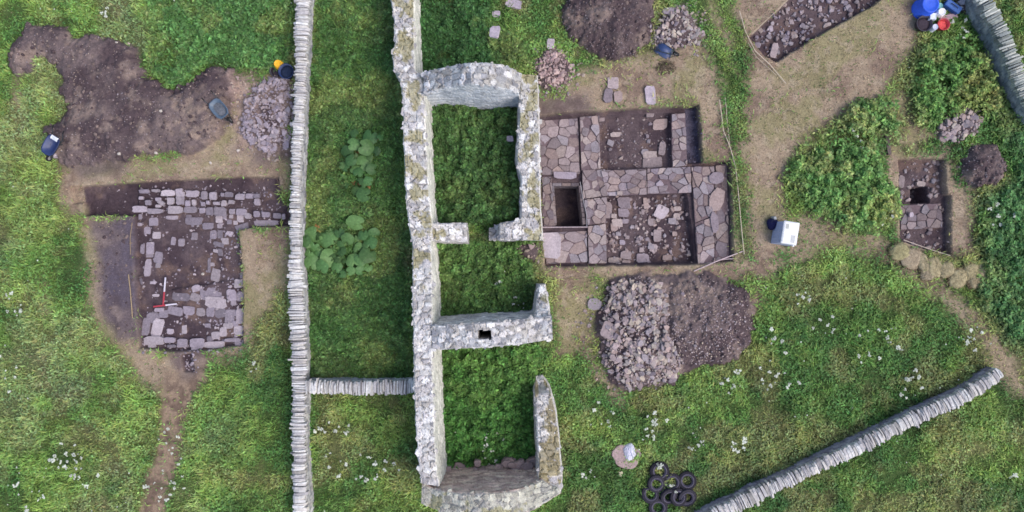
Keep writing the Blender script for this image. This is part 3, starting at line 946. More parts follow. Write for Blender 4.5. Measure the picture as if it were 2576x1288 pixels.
# white umbels: clusters one can point to
def umbel_plant(name, u, v, n, spread, label, seed, tone=(232, 236, 222), stems=True):
    rg = random.Random(seed)
    x, y, z = at(u, v)
    root = empty(name, (x, y, z))
    tag(root, label, 'wild flower', 'white flowering cow parsley in the grass')
    st = MB()
    for _ in range(n):
        fl = MB()
        a = rg.uniform(0, 6.28); r = spread * math.sqrt(rg.random())
        px, py, pz = r * math.cos(a), r * math.sin(a), rg.uniform(.3, .6)
        st.tube([(px * .02, py * .02, -.02), (px * .8, py * .8, pz * .6), (px, py, pz)], [.010, .008, .006], 4, lin(96, 124, 66))
        rr = rg.uniform(.035, .10)
        col = lin(*tone) * rg.uniform(.65, 1.0)
        for q in range(rg.randint(5, 9)):
            b = rg.uniform(0, 6.28); d = rr * math.sqrt(rg.random())
            e = rr * rg.uniform(.35, .6)
            cx, cy, cz = px + d * math.cos(b), py + d * math.sin(b), pz + rg.uniform(0, .03)
            tt = [(cx + e * math.cos(k * 1.047 + b), cy + e * math.sin(k * 1.047 + b), cz + rg.uniform(-.012, .004)) for k in range(6)]
            fl.add(tt + [(cx, cy, cz + .015)], [(k, (k + 1) % 6, 6) for k in range(6)], col)
        fl.build('flower_head', M_FLOWER, root)
    st.build('stem', M_LEAF, root)


FLOWERS = [(180, 1130, 9, .9, 'large cluster of white flowers in the meadow beside the foot path'), (205, 1165, 10, .8, 'white flowers just below the large meadow cluster'),
           (55, 775, 4, .4, 'small white flower group near the meadow edge'), (50, 745, 3, .3, 'sparse white flowers above the small meadow group'),
           (85, 1245, 7, .9, 'white flowers low in the meadow corner'), (235, 1195, 4, .6, 'few white flowers between meadow cluster and foot path'),
           (430, 1225, 12, 1.1, 'white flowers on the near side of the foot path'), (455, 1120, 8, 1.0, 'pale flowers beside the bend of the foot path'),
           (640, 920, 3, .3, 'small white flowers between western trench and long wall'), (865, 1070, 6, .45, 'bright white flowers in the grass strip below the short wall'),
           (820, 1075, 4, .4, 'fainter white flowers next to the bright ones below the short wall'), (925, 1165, 8, .8, 'white flowers mid strip between long wall and ruin'),
           (980, 1180, 5, .6, 'white flowers close to the ruin wall'), (850, 1160, 6, .7, 'white flowers close to the long wall'),
           (1240, 1105, 10, .6, 'white flowers inside the last room of the ruin'), (1265, 1090, 5, .4, 'white flowers by the ruined inner wall of the last room'),
           (1225, 1145, 5, .5, 'white flowers low in the last room of the ruin'), (1300, 765, 6, .4, 'white flowers in the corner of the middle room'),
           (1258, 690, 5, .5, 'white flowers in the middle room below the doorway'), (1150, 1075, 2, .15, 'pale flower beside the long ruin wall'),
           (1850, 1110, 10, .5, 'dense white flowers in the meadow beside the tyres'), (1745, 1105, 6, .5, 'white flowers above the heap of tyres'),
           (1625, 1090, 5, .35, 'white flowers between the bag and the stone heap'), (1650, 1050, 6, .5, 'white flowers below the large stone heap'),
           (1960, 940, 12, 1.2, 'white flowers in the meadow above the slanting wall'), (1840, 960, 8, .7, 'white flowers below the dark soil heap'),
           (2010, 750, 5, .4, 'white flowers at the tip of the worn path'), (2200, 870, 12, 1.2, 'white flowers mid meadow among straw patches'),
           (2275, 960, 8, .8, 'white flowers just above the slanting wall'), (2440, 850, 9, .7, 'white flowers at the meadow edge near the worn path'),
           (2060, 820, 7, .8, 'white flowers in the tan patch of the meadow'), (1935, 850, 5, .5, 'white flowers east of the dark soil heap'),
           (2200, 540, 10, .7, 'white flowers at the edge of the tall bush'), (2150, 350, 7, .7, 'pale flowers on top of the tall bush'),
           (2395, 78, 7, .6, 'white flowers beside the tub pile'), (2500, 540, 8, .7, 'pale flowers in the dark weeds by the small trench'),
           (1690, 1222, 3, .2, 'white flowers poking up among the tyres'), (1655, 1165, 4, .15, 'white flowers at the top of the tyre heap'),
           (1555, 1185, 2, .12, 'pair of pale yellow flowers beside the round slab'), (1510, 1040, 7, .8, 'white flowers near the last ruin wall'),
           (1480, 1180, 4, .4, 'white flowers outside the moss topped wall'), (280, 40, 4, .25, 'bright white flowers above the long soil heap'),
           (30, 1200, 6, .8, 'white flowers at the meadow border'), (30, 940, 7, 1.0, 'pale flowers scattered in the worn meadow'),
           (2540, 1190, 4, .5, 'white flowers beyond the slanting wall')]
for k, (u, v, n, sp, lb) in enumerate(FLOWERS):
    umbel_plant('cow_parsley', u, v, int(n * 1.3), sp, lb, 400 + k, (236, 226, 190) if 'yellow' in lb else (232, 236, 222))
mbf = MB()
rg = random.Random(77)
for _ in range(420):
    u, v = rg.uniform(0, 2576), rg.uniform(0, 1288)
    x, y, z = at(u, v)
    j, i = gi(np.array([x]), np.array([y]))
    if cover[j, i][0] < .8 or thin[j, i][0] > .4 or (770 < u < 1040 and v < 960) or (1040 < u < 1350 and v < 600): continue
    if fbm(np.array([x]), np.array([y]), .35, 3, 210)[0] < .5: continue
    e = rg.uniform(.018, .045); h = z + rg.uniform(.15, .4)
    mbf.add([(x + e * math.cos(k * 1.047), y + e * math.sin(k * 1.047), h) for k in range(6)] + [(x, y, h + .012)],
            [(k, (k + 1) % 6, 6) for k in range(6)], lin(226, 230, 214) * rg.uniform(.6, 1))
tag(mbf.build('wildflowers', M_FLOWER), 'tiny white flowers dotted through the meadow', kind='stuff')


# broad leaved plants (big round leaves on stalks)
def round_leaf(mb, st, x, y, z, r, az, tilt, col, rg, elong=1.0):
    n = 18
    R = rotm(rg.uniform(-.15, .15), tilt, az)
    V = [np.array([0.12 * r, 0, 0.0])]
    for ring, q in ((1, .5), (2, 1.0)):
        for k in range(n):
            t = 2 * math.pi * k / n
            notch = 1 - 0.55 * math.exp(-((abs(t - math.pi)) / 0.3) ** 2)
            rr = r * q * notch * (1 + .05 * math.sin(5 * t) * q)
            V.append(np.array([rr * math.cos(t) * elong, rr * math.sin(t), -(0.10 * r * (abs(math.sin(t)) * q) ** 1.5) - .12 * r * q * q * (1 if ring == 2 else .5)
                               + .025 * r * math.sin(9 * t) * q]))
    V = np.array(V) @ R.T + np.array([x, y, z])
    F = [(0, 1 + k, 1 + (k + 1) % n) for k in range(n)] + [(1 + k, 1 + n + k, 1 + n + (k + 1) % n, 1 + (k + 1) % n) for k in range(n)]
    b = len(mb.v)
    mb.add(V, F, col)
    for k in range(n):                         # paler ribs
        if k % 3 == 0: mb.c[b + 1 + k] = tuple(np.array(col) * 1.25)
    st.tube([(x * .55, y * .55, 0), (x * .85, y * .85, z * .6), (x, y, z - .01)], [.02, .016, .012], 5, lin(122, 110, 74))


PLANTS = [
    ((905, 375), [(920, 370, 24, 1), (888, 362, 18, .95), (945, 380, 14, .7), (930, 345, 22, .62), (890, 335, 12, .8), (955, 345, 10, .6)],
     'broad leaved plant with big round leaves, uppermost of the upper patch'),
    ((890, 415), [(915, 408, 22, 1.1), (882, 402, 16, .75), (868, 420, 13, .8), (872, 383, 18, .7), (935, 425, 16, .85), (900, 432, 15, .8)],
     'broad leaved plant around a brown gap in the upper patch'),
    ((912, 470), [(913, 488, 21, .92), (925, 455, 14, .8), (905, 455, 12, .85)], 'small plant with one big round leaf below the upper patch'),
    ((790, 600), [(785, 590, 24, 1.05), (815, 605, 20, 1), (788, 622, 18, .95), (765, 605, 16, .9), (800, 640, 14, .85)],
     'broad leaved plant touching the long wall at the lower patch'),
    ((840, 605), [(832, 598, 18, 1.1), (872, 602, 19, 1.1), (852, 585, 14, .9), (893, 560, 20, 1.2), (853, 618, 14, 1.0)],
     'broad leaved plant with bright leaves at the top of the lower patch'),
    ((830, 650), [(828, 648, 28, 1.2), (858, 632, 16, 1.0), (782, 660, 22, 1.1), (806, 672, 22, .85), (775, 640, 14, 1.1), (845, 672, 18, .9)],
     'broad leaved plant with the largest pale leaf in the lower patch'),
    ((915, 625), [(925, 640, 24, 1.05), (905, 655, 20, 1.0), (930, 610, 22, .8), (912, 590, 16, .85), (940, 588, 16, .95), (895, 625, 10, 1.3)],
     'broad leaved plant furthest from the long wall in the lower patch'),
    ((885, 670), [(886, 655, 23, 1.25), (880, 682, 14, 1.1), (905, 680, 14, .9), (925, 672, 15, 1.1), (860, 690, 12, .85)],
     'broad leaved plant at the bottom of the lower patch'),
]
for k, (c, leaves, lb) in enumerate(PLANTS):
    rg = random.Random(600 + k)
    x0, y0, z0 = at(*c)
    root = empty('broad_leaved_plant', (x0, y0, z0))
    tag(root, lb, 'plant', 'broad leaved plants in the walled strip')
    mb, st = MB(), MB()
    for (u, v, r, b) in leaves:
        zz = rg.uniform(.45, .8)
        p = W(u, v, zz)
        col = lin(92, 130, 76) * b * rg.uniform(.6, 1.1) * np.array([1 + (b - 1) * .5, 1, 1])
        round_leaf(mb, st, p[0] - x0, p[1] - y0, zz, r / PPM * rg.uniform(.78, .95), rg.uniform(0, 6.28), rg.uniform(-.55, .55), col, rg, 1.35 if v == 560 else rg.uniform(.95, 1.15))
    for _ in range(7):
        a = rg.uniform(0, 6.28); r = rg.uniform(.1, .75)
        round_leaf(mb, st, r * math.cos(a), r * math.sin(a), rg.uniform(.3, .6), rg.uniform(.10, .24), rg.uniform(0, 6.28), rg.uniform(-.8, .8),
                   lin(88, 122, 70) * rg.uniform(.6, 1.15), rg, rg.uniform(.9, 1.5))
    # withered lower leaves
    for _ in range(9):
        a = rg.uniform(0, 6.28); r = rg.uniform(.15, .75)
        round_leaf(mb, st, r * math.cos(a), r * math.sin(a), .25, rg.uniform(.10, .2), a, .4, lin(*rg.choice([(120, 78, 52), (150, 110, 66), (110, 84, 60), (150, 146, 80)])), rg)
    mb.build('foliage', M_BIGLEAF, root)
    st.build('stalk', M_BIGLEAF, root)


# ------------------------------------------------------------------ excavated masonry, paving and slabs
print("stones")
PINK = [lin(159, 144, 145), lin(148, 134, 135), lin(168, 153, 149), lin(138, 126, 132), lin(156, 138, 134), lin(148, 139, 144)]
LILAC = [lin(163, 151, 159), lin(150, 139, 149), lin(172, 160, 165), lin(140, 130, 139)]
BUFFS = [lin(176, 160, 146), lin(160, 142, 132), lin(150, 132, 130)]


def clip_half(poly, p, n):
    """keep the part of poly where (q-p).n <= 0"""
    out = []
    m = len(poly)
    for k in range(m):
        a, b = poly[k], poly[(k + 1) % m]
        da, db = (a - p) @ n, (b - p) @ n
        if da <= 0: out.append(a)
        if (da < 0 < db) or (db < 0 < da): out.append(a + (b - a) * da / (da - db))
    return out


def crazy_paving(corner, sx, sy, gap, rg, jit=0.46, skip=0.0):
    """fitted stones filling the convex quad corner (world xy); returns outlines"""
    Q = np.array(corner, float)
    area = 0.5 * sum(Q[k][0] * Q[(k + 1) % len(Q)][1] - Q[(k + 1) % len(Q)][0] * Q[k][1] for k in range(len(Q)))
    if area < 0: Q = Q[::-1]
    ang = math.atan2(*(Q[1] - Q[0])[::-1])
    if sx >= 90: sx -= 90
    R = np.array([[math.cos(ang), math.sin(ang)], [-math.sin(ang), math.cos(ang)]])
    L = Q @ R.T
    lo, hi = L.min(0), L.max(0)
    nx, ny = max(1, round((hi[0] - lo[0]) / sx)), max(1, round((hi[1] - lo[1]) / sy))
    dx, dy = (hi[0] - lo[0]) / nx, (hi[1] - lo[1]) / ny
    seeds = []
    for j in range(-1, ny + 1):
        off = rg.uniform(-.5, .5)
        for i in range(-1, nx + 1):
            seeds.append(((i + .5 + off * .8 + rg.uniform(-jit, jit)) * dx + lo[0], (j + .5 + rg.uniform(-jit, jit) * .8) * dy + lo[1]))
    S = np.array(seeds)
    k = np.array([1.0, dx / dy])               # stretched metric, so that stones keep the asked proportions
    out = []
    for a in range(len(S)):
        d = np.linalg.norm((S - S[a]) * k, axis=1)
        near = np.argsort(d)[1:14]
        cell = [np.array(p) for p in L]
        for b in near:
            mid = (S[a] + S[b]) / 2
            nrm = (S[b] - S[a]) * k * k
            cell = clip_half(cell, mid, nrm)
            if len(cell) < 3: break
        if len(cell) < 3: continue
        C = np.array(cell); c = C.mean(0)
        D = C - c
        ln = np.linalg.norm(D, axis=1)
        if ln.max() < 0.07: continue
        if rg.random() < skip: continue
        C = c + D * np.maximum(0.3, (ln - gap) / (ln + 1e-6))[:, None]
        # knock the corners off
        n = len(C); cc = []
        for q in range(n):
            p, prv, nxt = C[q], C[q - 1], C[(q + 1) % n]
            f = rg.uniform(.05, .16)
            cc += [p + (prv - p) * f + rg.uniform(-.012, .012), p + (nxt - p) * f + rg.uniform(-.012, .012)]
        out.append(np.array(cc) @ R)
    return out


def laid(name, quads, zt, sx, sy, label, cat, seed, pal=PINK, gap=0.03, skip=0.0, depth=0.5, rise=0.05, earth=lin(112, 96, 100)):
    """an excavated wall stump or paved floor: fitted stones in one body"""
    rg = random.Random(seed)
    mb = MB()
    for qd in quads:
        corner = to_xy(qd)
        # earth core under the stones
        mb.slab(corner[::-1] if np.cross(corner[1] - corner[0], corner[2] - corner[1]) < 0 else corner, zt - depth, zt - 0.035, .01, earth)
        for poly in crazy_paving(corner, sx * 1.14, sy * 1.14, gap, rg, skip=max(skip, .03)):
            c0 = poly.mean(0)
            dirt = float(sstep(.50, .68, fbm(c0[:1], c0[1:], 1.1, 3, seed)))
            col = np.array(rg.choice(pal)) * rg.uniform(.80, 1.10)
            col = col * (1 - .55 * dirt) + lin(112, 97, 97) * .55 * dirt
            poly = poly + (rg.uniform(-.012, .012), rg.uniform(-.012, .012))
            mb.slab(poly, zt - 0.16, zt + rg.uniform(-rise, rise) + .01, 0.012, col, (rg.uniform(-.09, .09), rg.uniform(-.09, .09)), rg)
    o = mb.build(name, M_ROCK)
    return tag(o, label, cat)


def bigger(pal, k): return [p * k for p in pal]


laid('paved_floor', [[(1356, 300), (1455, 294), (1460, 436), (1360, 438)]], -0.30, .50, .40,
     'paved floor of large reddish flagstones between the ruin wall and the square pit', 'paving', 61, PINK, .015)
laid('paved_floor', [[(1370, 585), (1478, 580), (1480, 660), (1374, 664)]], -0.30, .55, .42,
     'paved floor of reddish flagstones below the square pit', 'paving', 62, PINK, .015)
laid('wall_footing', [[(1459, 292), (1508, 288), (1512, 424), (1464, 428)], [(1466, 428), (1524, 424), (1530, 492), (1468, 500)],
                      [(1470, 502), (1528, 494), (1526, 560), (1480, 566)], [(1480, 568), (1526, 562), (1528, 662), (1482, 664)]], -0.20, .34, .42,
     'excavated stone wall stump running along the edge of the square pit', 'wall footing', 63, PINK, .015)
laid('wall_footing', [[(1512, 428), (1628, 424), (1630, 488), (1530, 492)], [(1630, 423), (1740, 418), (1742, 484), (1631, 487)]], -0.20, .40, .32,
     'excavated stone wall stump dividing the two earth floored rooms', 'wall footing', 64, PINK + LILAC, .015)
laid('wall_footing', [[(1692, 284), (1727, 282), (1732, 416), (1694, 419)]], -0.22, .34, .36,
     'short excavated wall stump beside the dark gravel strip', 'wall footing', 65, PINK, .025)
laid('wall_footing', [[(1742, 418), (1800, 416), (1802, 540), (1752, 560)], [(1752, 562), (1800, 542), (1802, 664), (1758, 664)]], -0.22, .36, .44,
     'excavated wall stump along the far side of the lower earth floored room', 'wall footing', 66, PINK, .026, .04)
laid('paved_floor', [[(1803, 414), (1834, 410), (1840, 652), (1804, 660)]], -0.32, .42, .60,
     'strip of worn flagstones at the outer edge of the main trench', 'paving', 67, bigger(PINK, .88), .035, .12)
laid('paved_floor', [[(1364, 442), (1388, 442), (1398, 568), (1368, 568)]], -0.34, .30, .40,
     'narrow strip of brown stones between the ruin wall and the square pit', 'paving', 68, bigger(PINK, .72), .025)
laid('wall_footing', [[(2270, 516), (2376, 510), (2380, 572), (2274, 578)]], -0.28, .38, .32,
     'band of paving stones crossing the small trench', 'wall footing', 69, bigger(PINK, .86), .02)
# stone lining of the square pit
rg = random.Random(70)
mb = MB()
for k in range(9):
    for (p, q) in (((1390, 462), (1460, 462)), ((1462, 464), (1472, 566)), ((1390, 464), (1398, 566))):
        a, b = W(*p)[:2], W(*q)[:2]
        L = np.linalg.norm(b - a); t = 0
        while t < L - .1:
            w = min(rg.uniform(.2, .5), L - t)
            c = a + (b - a) * (t + w / 2) / L
            ang = math.atan2(*(b - a)[::-1])
            mb.box((c[0], c[1], -1.75 + k * .165), (w * .95, .16 + rg.uniform(-.03, .03), .15), (0, 0, ang), np.array(rg.choice(PINK)) * rg.uniform(.5, .8), bev=.015)
            t += w
tag(mb.build('pit_lining', M_ROCK), 'dry laid stone lining of the deep square pit', 'pit lining')

SLAB_MAT = M_ROCK


def angular(w, h, rot, rg):
    """split stone: four rough corners, each a little knocked off"""
    C = [np.array((sx * w * rg.uniform(.78, 1.06), sy * h * rg.uniform(.78, 1.06))) for sx, sy in ((-1, -1), (1, -1), (1, 1), (-1, 1))]
    out = []
    for k in range(4):
        p, a, b = C[k], C[k - 1], C[(k + 1) % 4]
        f = rg.uniform(.06, .26)
        out += [p + (a - p) * f, p + (b - p) * f * rg.uniform(.6, 1.2)]
        if rg.random() < .4: out.append((p + b) / 2 + (p + b) / 2 * rg.uniform(-.12, .06))
    R = np.array([[math.cos(rot), -math.sin(rot)], [math.sin(rot), math.cos(rot)]])
    return [tuple(R @ q) for q in out]


def slab_obj(name, u, v, w, h, rot, label, cat, group=None, pal=PINK, thick=0.09, z=None, lift=0.0, rg=random, bright=1.0, n=8, tilt=.05, jt=.16):
    p = W(u, v)
    zz = gz(p[0], p[1]) if z is None else z
    poly = angular(w / 2 / PPM * 1.09, h / 2 / PPM * 1.09, -math.radians(rot), rg)
    if 'oval' in label or label.startswith('round') or 'rounded' in label:
        poly = irregular(11, w / 2 / PPM, h / 2 / PPM, -math.radians(rot), .06, rg) if 'oval' not in label else irregular(9, w / 2 / PPM * 1.05, h / 2 / PPM, -math.radians(rot), .08, rg)
    mb = MB()
    mb.slab(poly, -0.08, thick, .012, np.array(rg.choice(pal)) * rg.uniform(.9, 1.1) * bright, (rg.uniform(-tilt, tilt), rg.uniform(-tilt, tilt)), rg)
    o = mb.build(name, SLAB_MAT)
    o.location = (p[0], p[1], zz + lift)
    return tag(o, label, cat, group)


# single slabs that stand out
rgs = random.Random(71)
NAMED = [
    (1805, 502, 36, 62, 18, 'long pale oval slab at the outer edge of the main trench', -.24, 1.04),
    (1805, 447, 36, 32, 0, 'triangular slab above the long oval slab in the main trench', -.24, 1.0),
    (1800, 558, 20, 56, -4, 'narrow upright slab below the long oval slab in the main trench', -.24, 1.0),
    (1387, 617, 48, 62, 0, 'largest flat slab, in the corner paving below the square pit', -.25, 1.12),
    (1420, 440, 54, 17, 3, 'pale lintel slab spanning the head of the square pit', -.2, 1.2),
    (1552, 333, 27, 13, 0, 'small brick shaped stone alone on the upper earth floor', None, 1.1),
    (1665, 308, 36, 28, 0, 'square slab in the top corner of the upper earth floor', None, 1.05),
    (1647, 405, 54, 27, 0, 'wide flat slab against the dividing wall in the upper room', None, .95),
    (1672, 368, 18, 36, 10, 'upright grey boulder at the side of the upper room', None, .9),
    (1628, 378, 20, 17, 0, 'rounded boulder beside the wide flat slab', None, .85), (1640, 384, 38, 17, 0, 'flat stone on top of the wide flat slab', None, .95),
    (1540, 355, 18, 15, 20, 'three sided stone near the brick shaped stone', None, .9), (1516, 295, 16, 11, 0, 'little slab at the top edge of the upper room', None, .95),
    (1640, 285, 20, 11, 0, 'flat stone under the turf edge of the upper room', None, .9),
    (1577, 506, 35, 30, 0, 'upper of two square flagstones in the lower room', None, 1.05), (1575, 532, 30, 22, 0, 'lower of two square flagstones in the lower room', None, 1.05),
    (1530, 526, 28, 46, 4, 'tall flagstone at the side of the lower room', None, 1.05), (1672, 530, 32, 34, 30, 'pale pointed slab in the middle of the lower room', None, 1.15),
    (1632, 508, 12, 28, -5, 'thin T shaped stone in the lower room', None, 1.05), (1661, 592, 20, 32, 0, 'triangular stone in the middle of the lower room', None, 1.05),
    (1625, 650, 32, 26, 0, 'large pale stone at the bottom edge of the lower room', None, 1.1), (1581, 642, 30, 22, 10, 'angular stone near the bottom of the lower room', None, 1.05),
    (1549, 655, 28, 15, 0, 'broad stone in the bottom corner of the lower room', None, .95), (1686, 648, 24, 14, 0, 'flat stone by the far bottom corner of the lower room', None, .95),
    (1652, 624, 17, 20, 15, 'upright pale stone low in the lower room', None, 1.1), (1572, 609, 15, 14, 0, 'square white stone near the wall in the lower room', None, 1.2),
    (2277, 455, 16, 34, 5, 'large oval slab beside the hole in the small trench', None, .95), (2303, 491, 11, 16, 0, 'pale stone on the lip of the small trench hole', None, 1.15),
    (2327, 460, 22, 14, 0, 'flat stone above the small trench hole', None, 1.0), (2297, 540, 11, 13, 0, 'white cornered stone on the small paved band', -.2, 1.3),
    (1953, 122, 17, 36, 12, 'pale pointed slab at the tip of the rubble trench', None, 1.1),
    (1495, 765, 36, 31, 0, 'round grey slab lying on grass beside the large stone heap', None, 1.0),
    (1541, 210, 28, 30, 0, 'uppermost of three grey slabs lying on the straw', None, 1.1), (1529, 243, 22, 34, 4, 'plain slab of the lower pair on the straw', None, 1.0),
    (1554, 246, 22, 28, -4, 'slab touching its twin below the uppermost slab', None, 1.0), (1634, 241, 26, 46, -4, 'single oblong grey slab lying on the straw', None, 1.12),
    (1250, 150, 22, 26, 8, 'pinkish block lying loose on the crest of the tall gable', 4.2, 1.25),
    (1680, 31, 30, 16, 0, 'pale flat boulder where dark soil meets the upper stone heap', None, 1.25),
    (1525, 826, 34, 40, 20, 'big brown diamond slab on the edge of the large stone heap', None, .9),
    (2232, 368, 10, 50, -8, 'dark narrow slab leaning beside the tall bush', None, .45),
    (1385, 112, 20, 26, 0, 'grey boulder in the grass above the rubble by the gable', None, 1.2),
    (1293, 12, 46, 22, 10, 'whitish boulder among nettles at the top of the picture', None, 1.45), (1248, 38, 20, 16, 0, 'small whitish stone below the boulder in nettles', None, 1.3),
    (1240, 118, 24, 14, 0, 'low pale stone in nettles outside the gable', None, 1.2),
    (1330, 470, 18, 44, 25, 'long bluish slab slumped against the room side of the broken wall', 1.5, 1.35),
    (1322, 505, 22, 36, 35, 'second slumped slab nearer the doorway, on the broken wall', 1.35, 1.4), (1310, 450, 14, 22, -10, 'small fallen stone at the foot of the broken wall', .7, 1.4),
    (1283, 355, 16, 14, 0, 'grey stone half hidden in nettles by the inner wall', .75, 1.2), (1160, 1155, 22, 30, 10, 'grey stone standing in the corner of the last room', .2, 1.0),
    (1560, 485, 14, 10, 0, 'bluish block set in the dividing wall stump', -.15, .95),
    (1714, 522, 19, 12, 0, 'flat stone high on the far side of the lower room', None, 1.05),
    (1711, 541, 16, 14, 0, 'brown stone by the far wall of the lower room', None, 1.05),
    (1647, 557, 19, 18, 0, 'angular stone left of centre in the lower room', None, 1.05),
    (1706, 587, 14, 11, 0, 'small flat stone below the far brown one in the lower room', None, 1.05),
    (1635, 601, 11, 9, 0, 'little pale stone at the near side of the lower room', None, 1.05),
    (1621, 628, 12, 14, 0, 'whitish stone in the near half of the lower room', None, 1.05),
    (1645, 621, 18, 11, 0, 'wide stone just above the angular bottom stone', None, 1.05),
    (1624, 531, 9, 14, 0, 'narrow stone beside the two square flagstones', None, 1.05),
    (1700, 554, 19, 16, 0, 'broken stone in the middle row of the lower room', None, 1.05),
    (1672, 578, 11, 5, 0, 'thin stone above the triangular stone in the lower room', None, 1.05),
    (1549, 541, 16, 12, 0, 'stone below the tall flagstone in the lower room', None, 1.08),
    (1558, 559, 28, 19, 0, 'tilted stone at the wall side of the lower room', None, 1.08),
    (1551, 571, 18, 16, 0, 'stone leaning under the tilted one in the lower room', None, 1.08),
    (1577, 555, 19, 12, 0, 'flat stone below the two square flagstones', None, 1.08),
    (1561, 587, 14, 11, 0, 'cornered stone in the earth near the stump of the pit', None, 1.08),
    (1584, 596, 11, 9, 0, 'small bright stone in the earth of the lower room', None, 1.08),
    (1581, 658, 21, 7, 0, 'long low stone at the bottom edge of the lower room', None, 1.08),
]
for (u, v, w, h, rot, lb, z, br) in NAMED:
    th = 0.09
    if z is None and not (1350 < u < 1850 and 260 < v < 670): th = 0.14
    slab_obj('flagstone', u, v, w, h, rot, lb, 'slab', None, LILAC if br > 1.1 else PINK, th, z, 0, rgs, br, tilt=.04 if z is None or z < 1 else .3)


# the western trench: slab rows traced from above
def rows(lst, ox, oy, k):
    return [(ox + c[0] * k, oy + c[1] * k, c[2] * k, c[3] * k, (c[4] if len(c) > 4 else 0)) for c in lst]


UP1 = rows([(1190, 310, 160, 60), (1370, 300, 130, 45), (1550, 330, 200, 90), (1720, 320, 100, 110), (1140, 410, 70, 50), (1590, 455, 120, 110), (1250, 480, 90, 75),
            (1400, 430, 80, 60), (1440, 480, 110, 60, 30), (1400, 530, 80, 50), (1720, 440, 90, 100)], 161, 429.3, .1667) + \
    rows([(130, 350, 130, 80), (310, 350, 200, 100), (490, 370, 100, 130), (620, 380, 110, 120), (770, 360, 60, 60), (870, 360, 120, 80), (1030, 390, 140, 90),
          (1170, 380, 110, 70), (1280, 375, 110, 70), (1290, 470, 90, 100), (130, 450, 130, 130), (240, 490, 70, 90), (540, 480, 50, 60), (680, 490, 100, 50),
          (790, 490, 80, 90), (900, 470, 90, 60), (470, 500, 60, 60), (330, 480, 60, 80)], 429.3, 429.3, .1667)
UP2 = rows([(1120, 575, 220, 100), (1360, 610, 260, 75), (1660, 590, 220, 110)], 161, 429.3, .1667) + \
    rows([(60, 590, 140, 80), (280, 590, 200, 95), (460, 600, 90, 80), (570, 610, 110, 120), (730, 620, 210, 130), (910, 610, 90, 80), (1050, 620, 160, 110),
          (1150, 680, 110, 90), (1280, 650, 100, 90), (1420, 660, 130, 80), (1590, 680, 130, 80), (1690, 690, 50, 80)], 429.3, 429.3, .1667)
MID = rows([(1310, 770, 120, 130), (1200, 900, 100, 120), (1345, 970, 120, 100), (1110, 690, 50, 80), (1100, 810, 70, 50), (1250, 1170, 120, 190), (1590, 1060, 70, 130, 10),
            (1710, 1080, 100, 120), (1380, 1260, 90, 70), (1140, 1180, 60, 140), (1590, 705, 170, 60)], 161, 429.3, .1667) + \
    rows([(230, 690, 90, 60), (320, 760, 250, 110), (530, 830, 160, 100), (690, 720, 110, 120), (1020, 710, 100, 120), (850, 770, 80, 70), (700, 830, 80, 80),
          (590, 960, 100, 130), (690, 960, 90, 120), (840, 940, 120, 90, 30), (770, 1060, 100, 90), (670, 1110, 160, 70, 15), (1410, 785, 400, 90), (1050, 850, 200, 100, -15),
          (300, 990, 90, 110), (700, 1230, 70, 110), (640, 1215, 110, 50, 10), (780, 700, 60, 60), (880, 690, 60, 60), (940, 780, 70, 70)], 429.3, 429.3, .1667)
LOW = rows([(900, 470, 190, 80), (1060, 385, 95, 70, -15), (1055, 470, 100, 80, 20), (1210, 440, 220, 130, 5), (1260, 520, 220, 110, 5), (1420, 450, 100, 110), (1515, 460, 80, 100),
            (1500, 330, 100, 90), (1530, 260, 70, 90), (850, 610, 150, 90, 10), (990, 610, 110, 90), (1105, 620, 90, 80), (1205, 620, 90, 110), (1310, 630, 120, 100, -20),
            (1410, 660, 110, 140), (1510, 660, 95, 150), (690, 600, 90, 40), (620, 680, 130, 110), (735, 645, 90, 80), (555, 770, 70, 170, 8), (670, 780, 110, 190, 12),
            (800, 820, 70, 60), (940, 800, 50, 90), (1250, 250, 90, 130, 10), (1340, 820, 70, 90), (1260, 860, 90, 80), (1490, 810, 95, 100), (1200, 890, 50, 50),
            (1390, 760, 100, 60), (1460, 740, 60, 60), (580, 30, 80, 70), (680, 70, 80, 110, 10), (575, 170, 65, 170, 5), (675, 150, 55, 50), (620, 325, 60, 30),
            (505, 310, 25, 60, -15), (650, 455, 70, 30), (1440, 530, 60, 50), (1180, 140, 30, 150), (1210, 140, 50, 40), (1180, 760, 60, 40)], 221.4, 630.6, .25)
FOOT = rows([(640, 910, 190, 80), (800, 905, 110, 60), (925, 935, 100, 90), (1080, 940, 130, 100), (1250, 950, 190, 70), (1440, 905, 170, 40), (1510, 950, 100, 50),
             (620, 965, 80, 30), (1060, 1010, 70, 60), (820, 965, 90, 30)], 221.4, 630.6, .25)
SETS = [(UP1, 'pale slab in the upper row of the double wall line in the western trench', 'upper wall line of the western trench', -.15),
        (UP2, 'pale slab in the lower row of the double wall line in the western trench', 'lower wall line of the western trench', -.17),
        (MID, 'pale slab lying loose on dark earth below the double wall line of the western trench', 'loose slabs below the double wall line', None),
        (LOW, 'pale slab on the dark earth around the red and white scale bars', 'slabs around the scale bars', None),
        (FOOT, 'pale slab in the bottom wall line of the western trench', 'bottom wall line of the western trench', -.22)]
for lst, lb, grp, z in SETS:
    for (u, v, w, h, rot) in lst:
        slab_obj('flagstone', u, v, w, h, rot, lb, 'slab', grp, LILAC, 0.06, z, rgs.uniform(-.03, .015), rgs, rgs.choice((rgs.uniform(.86, 1.12), rgs.uniform(.66, 1.0))), tilt=.06, jt=.13)


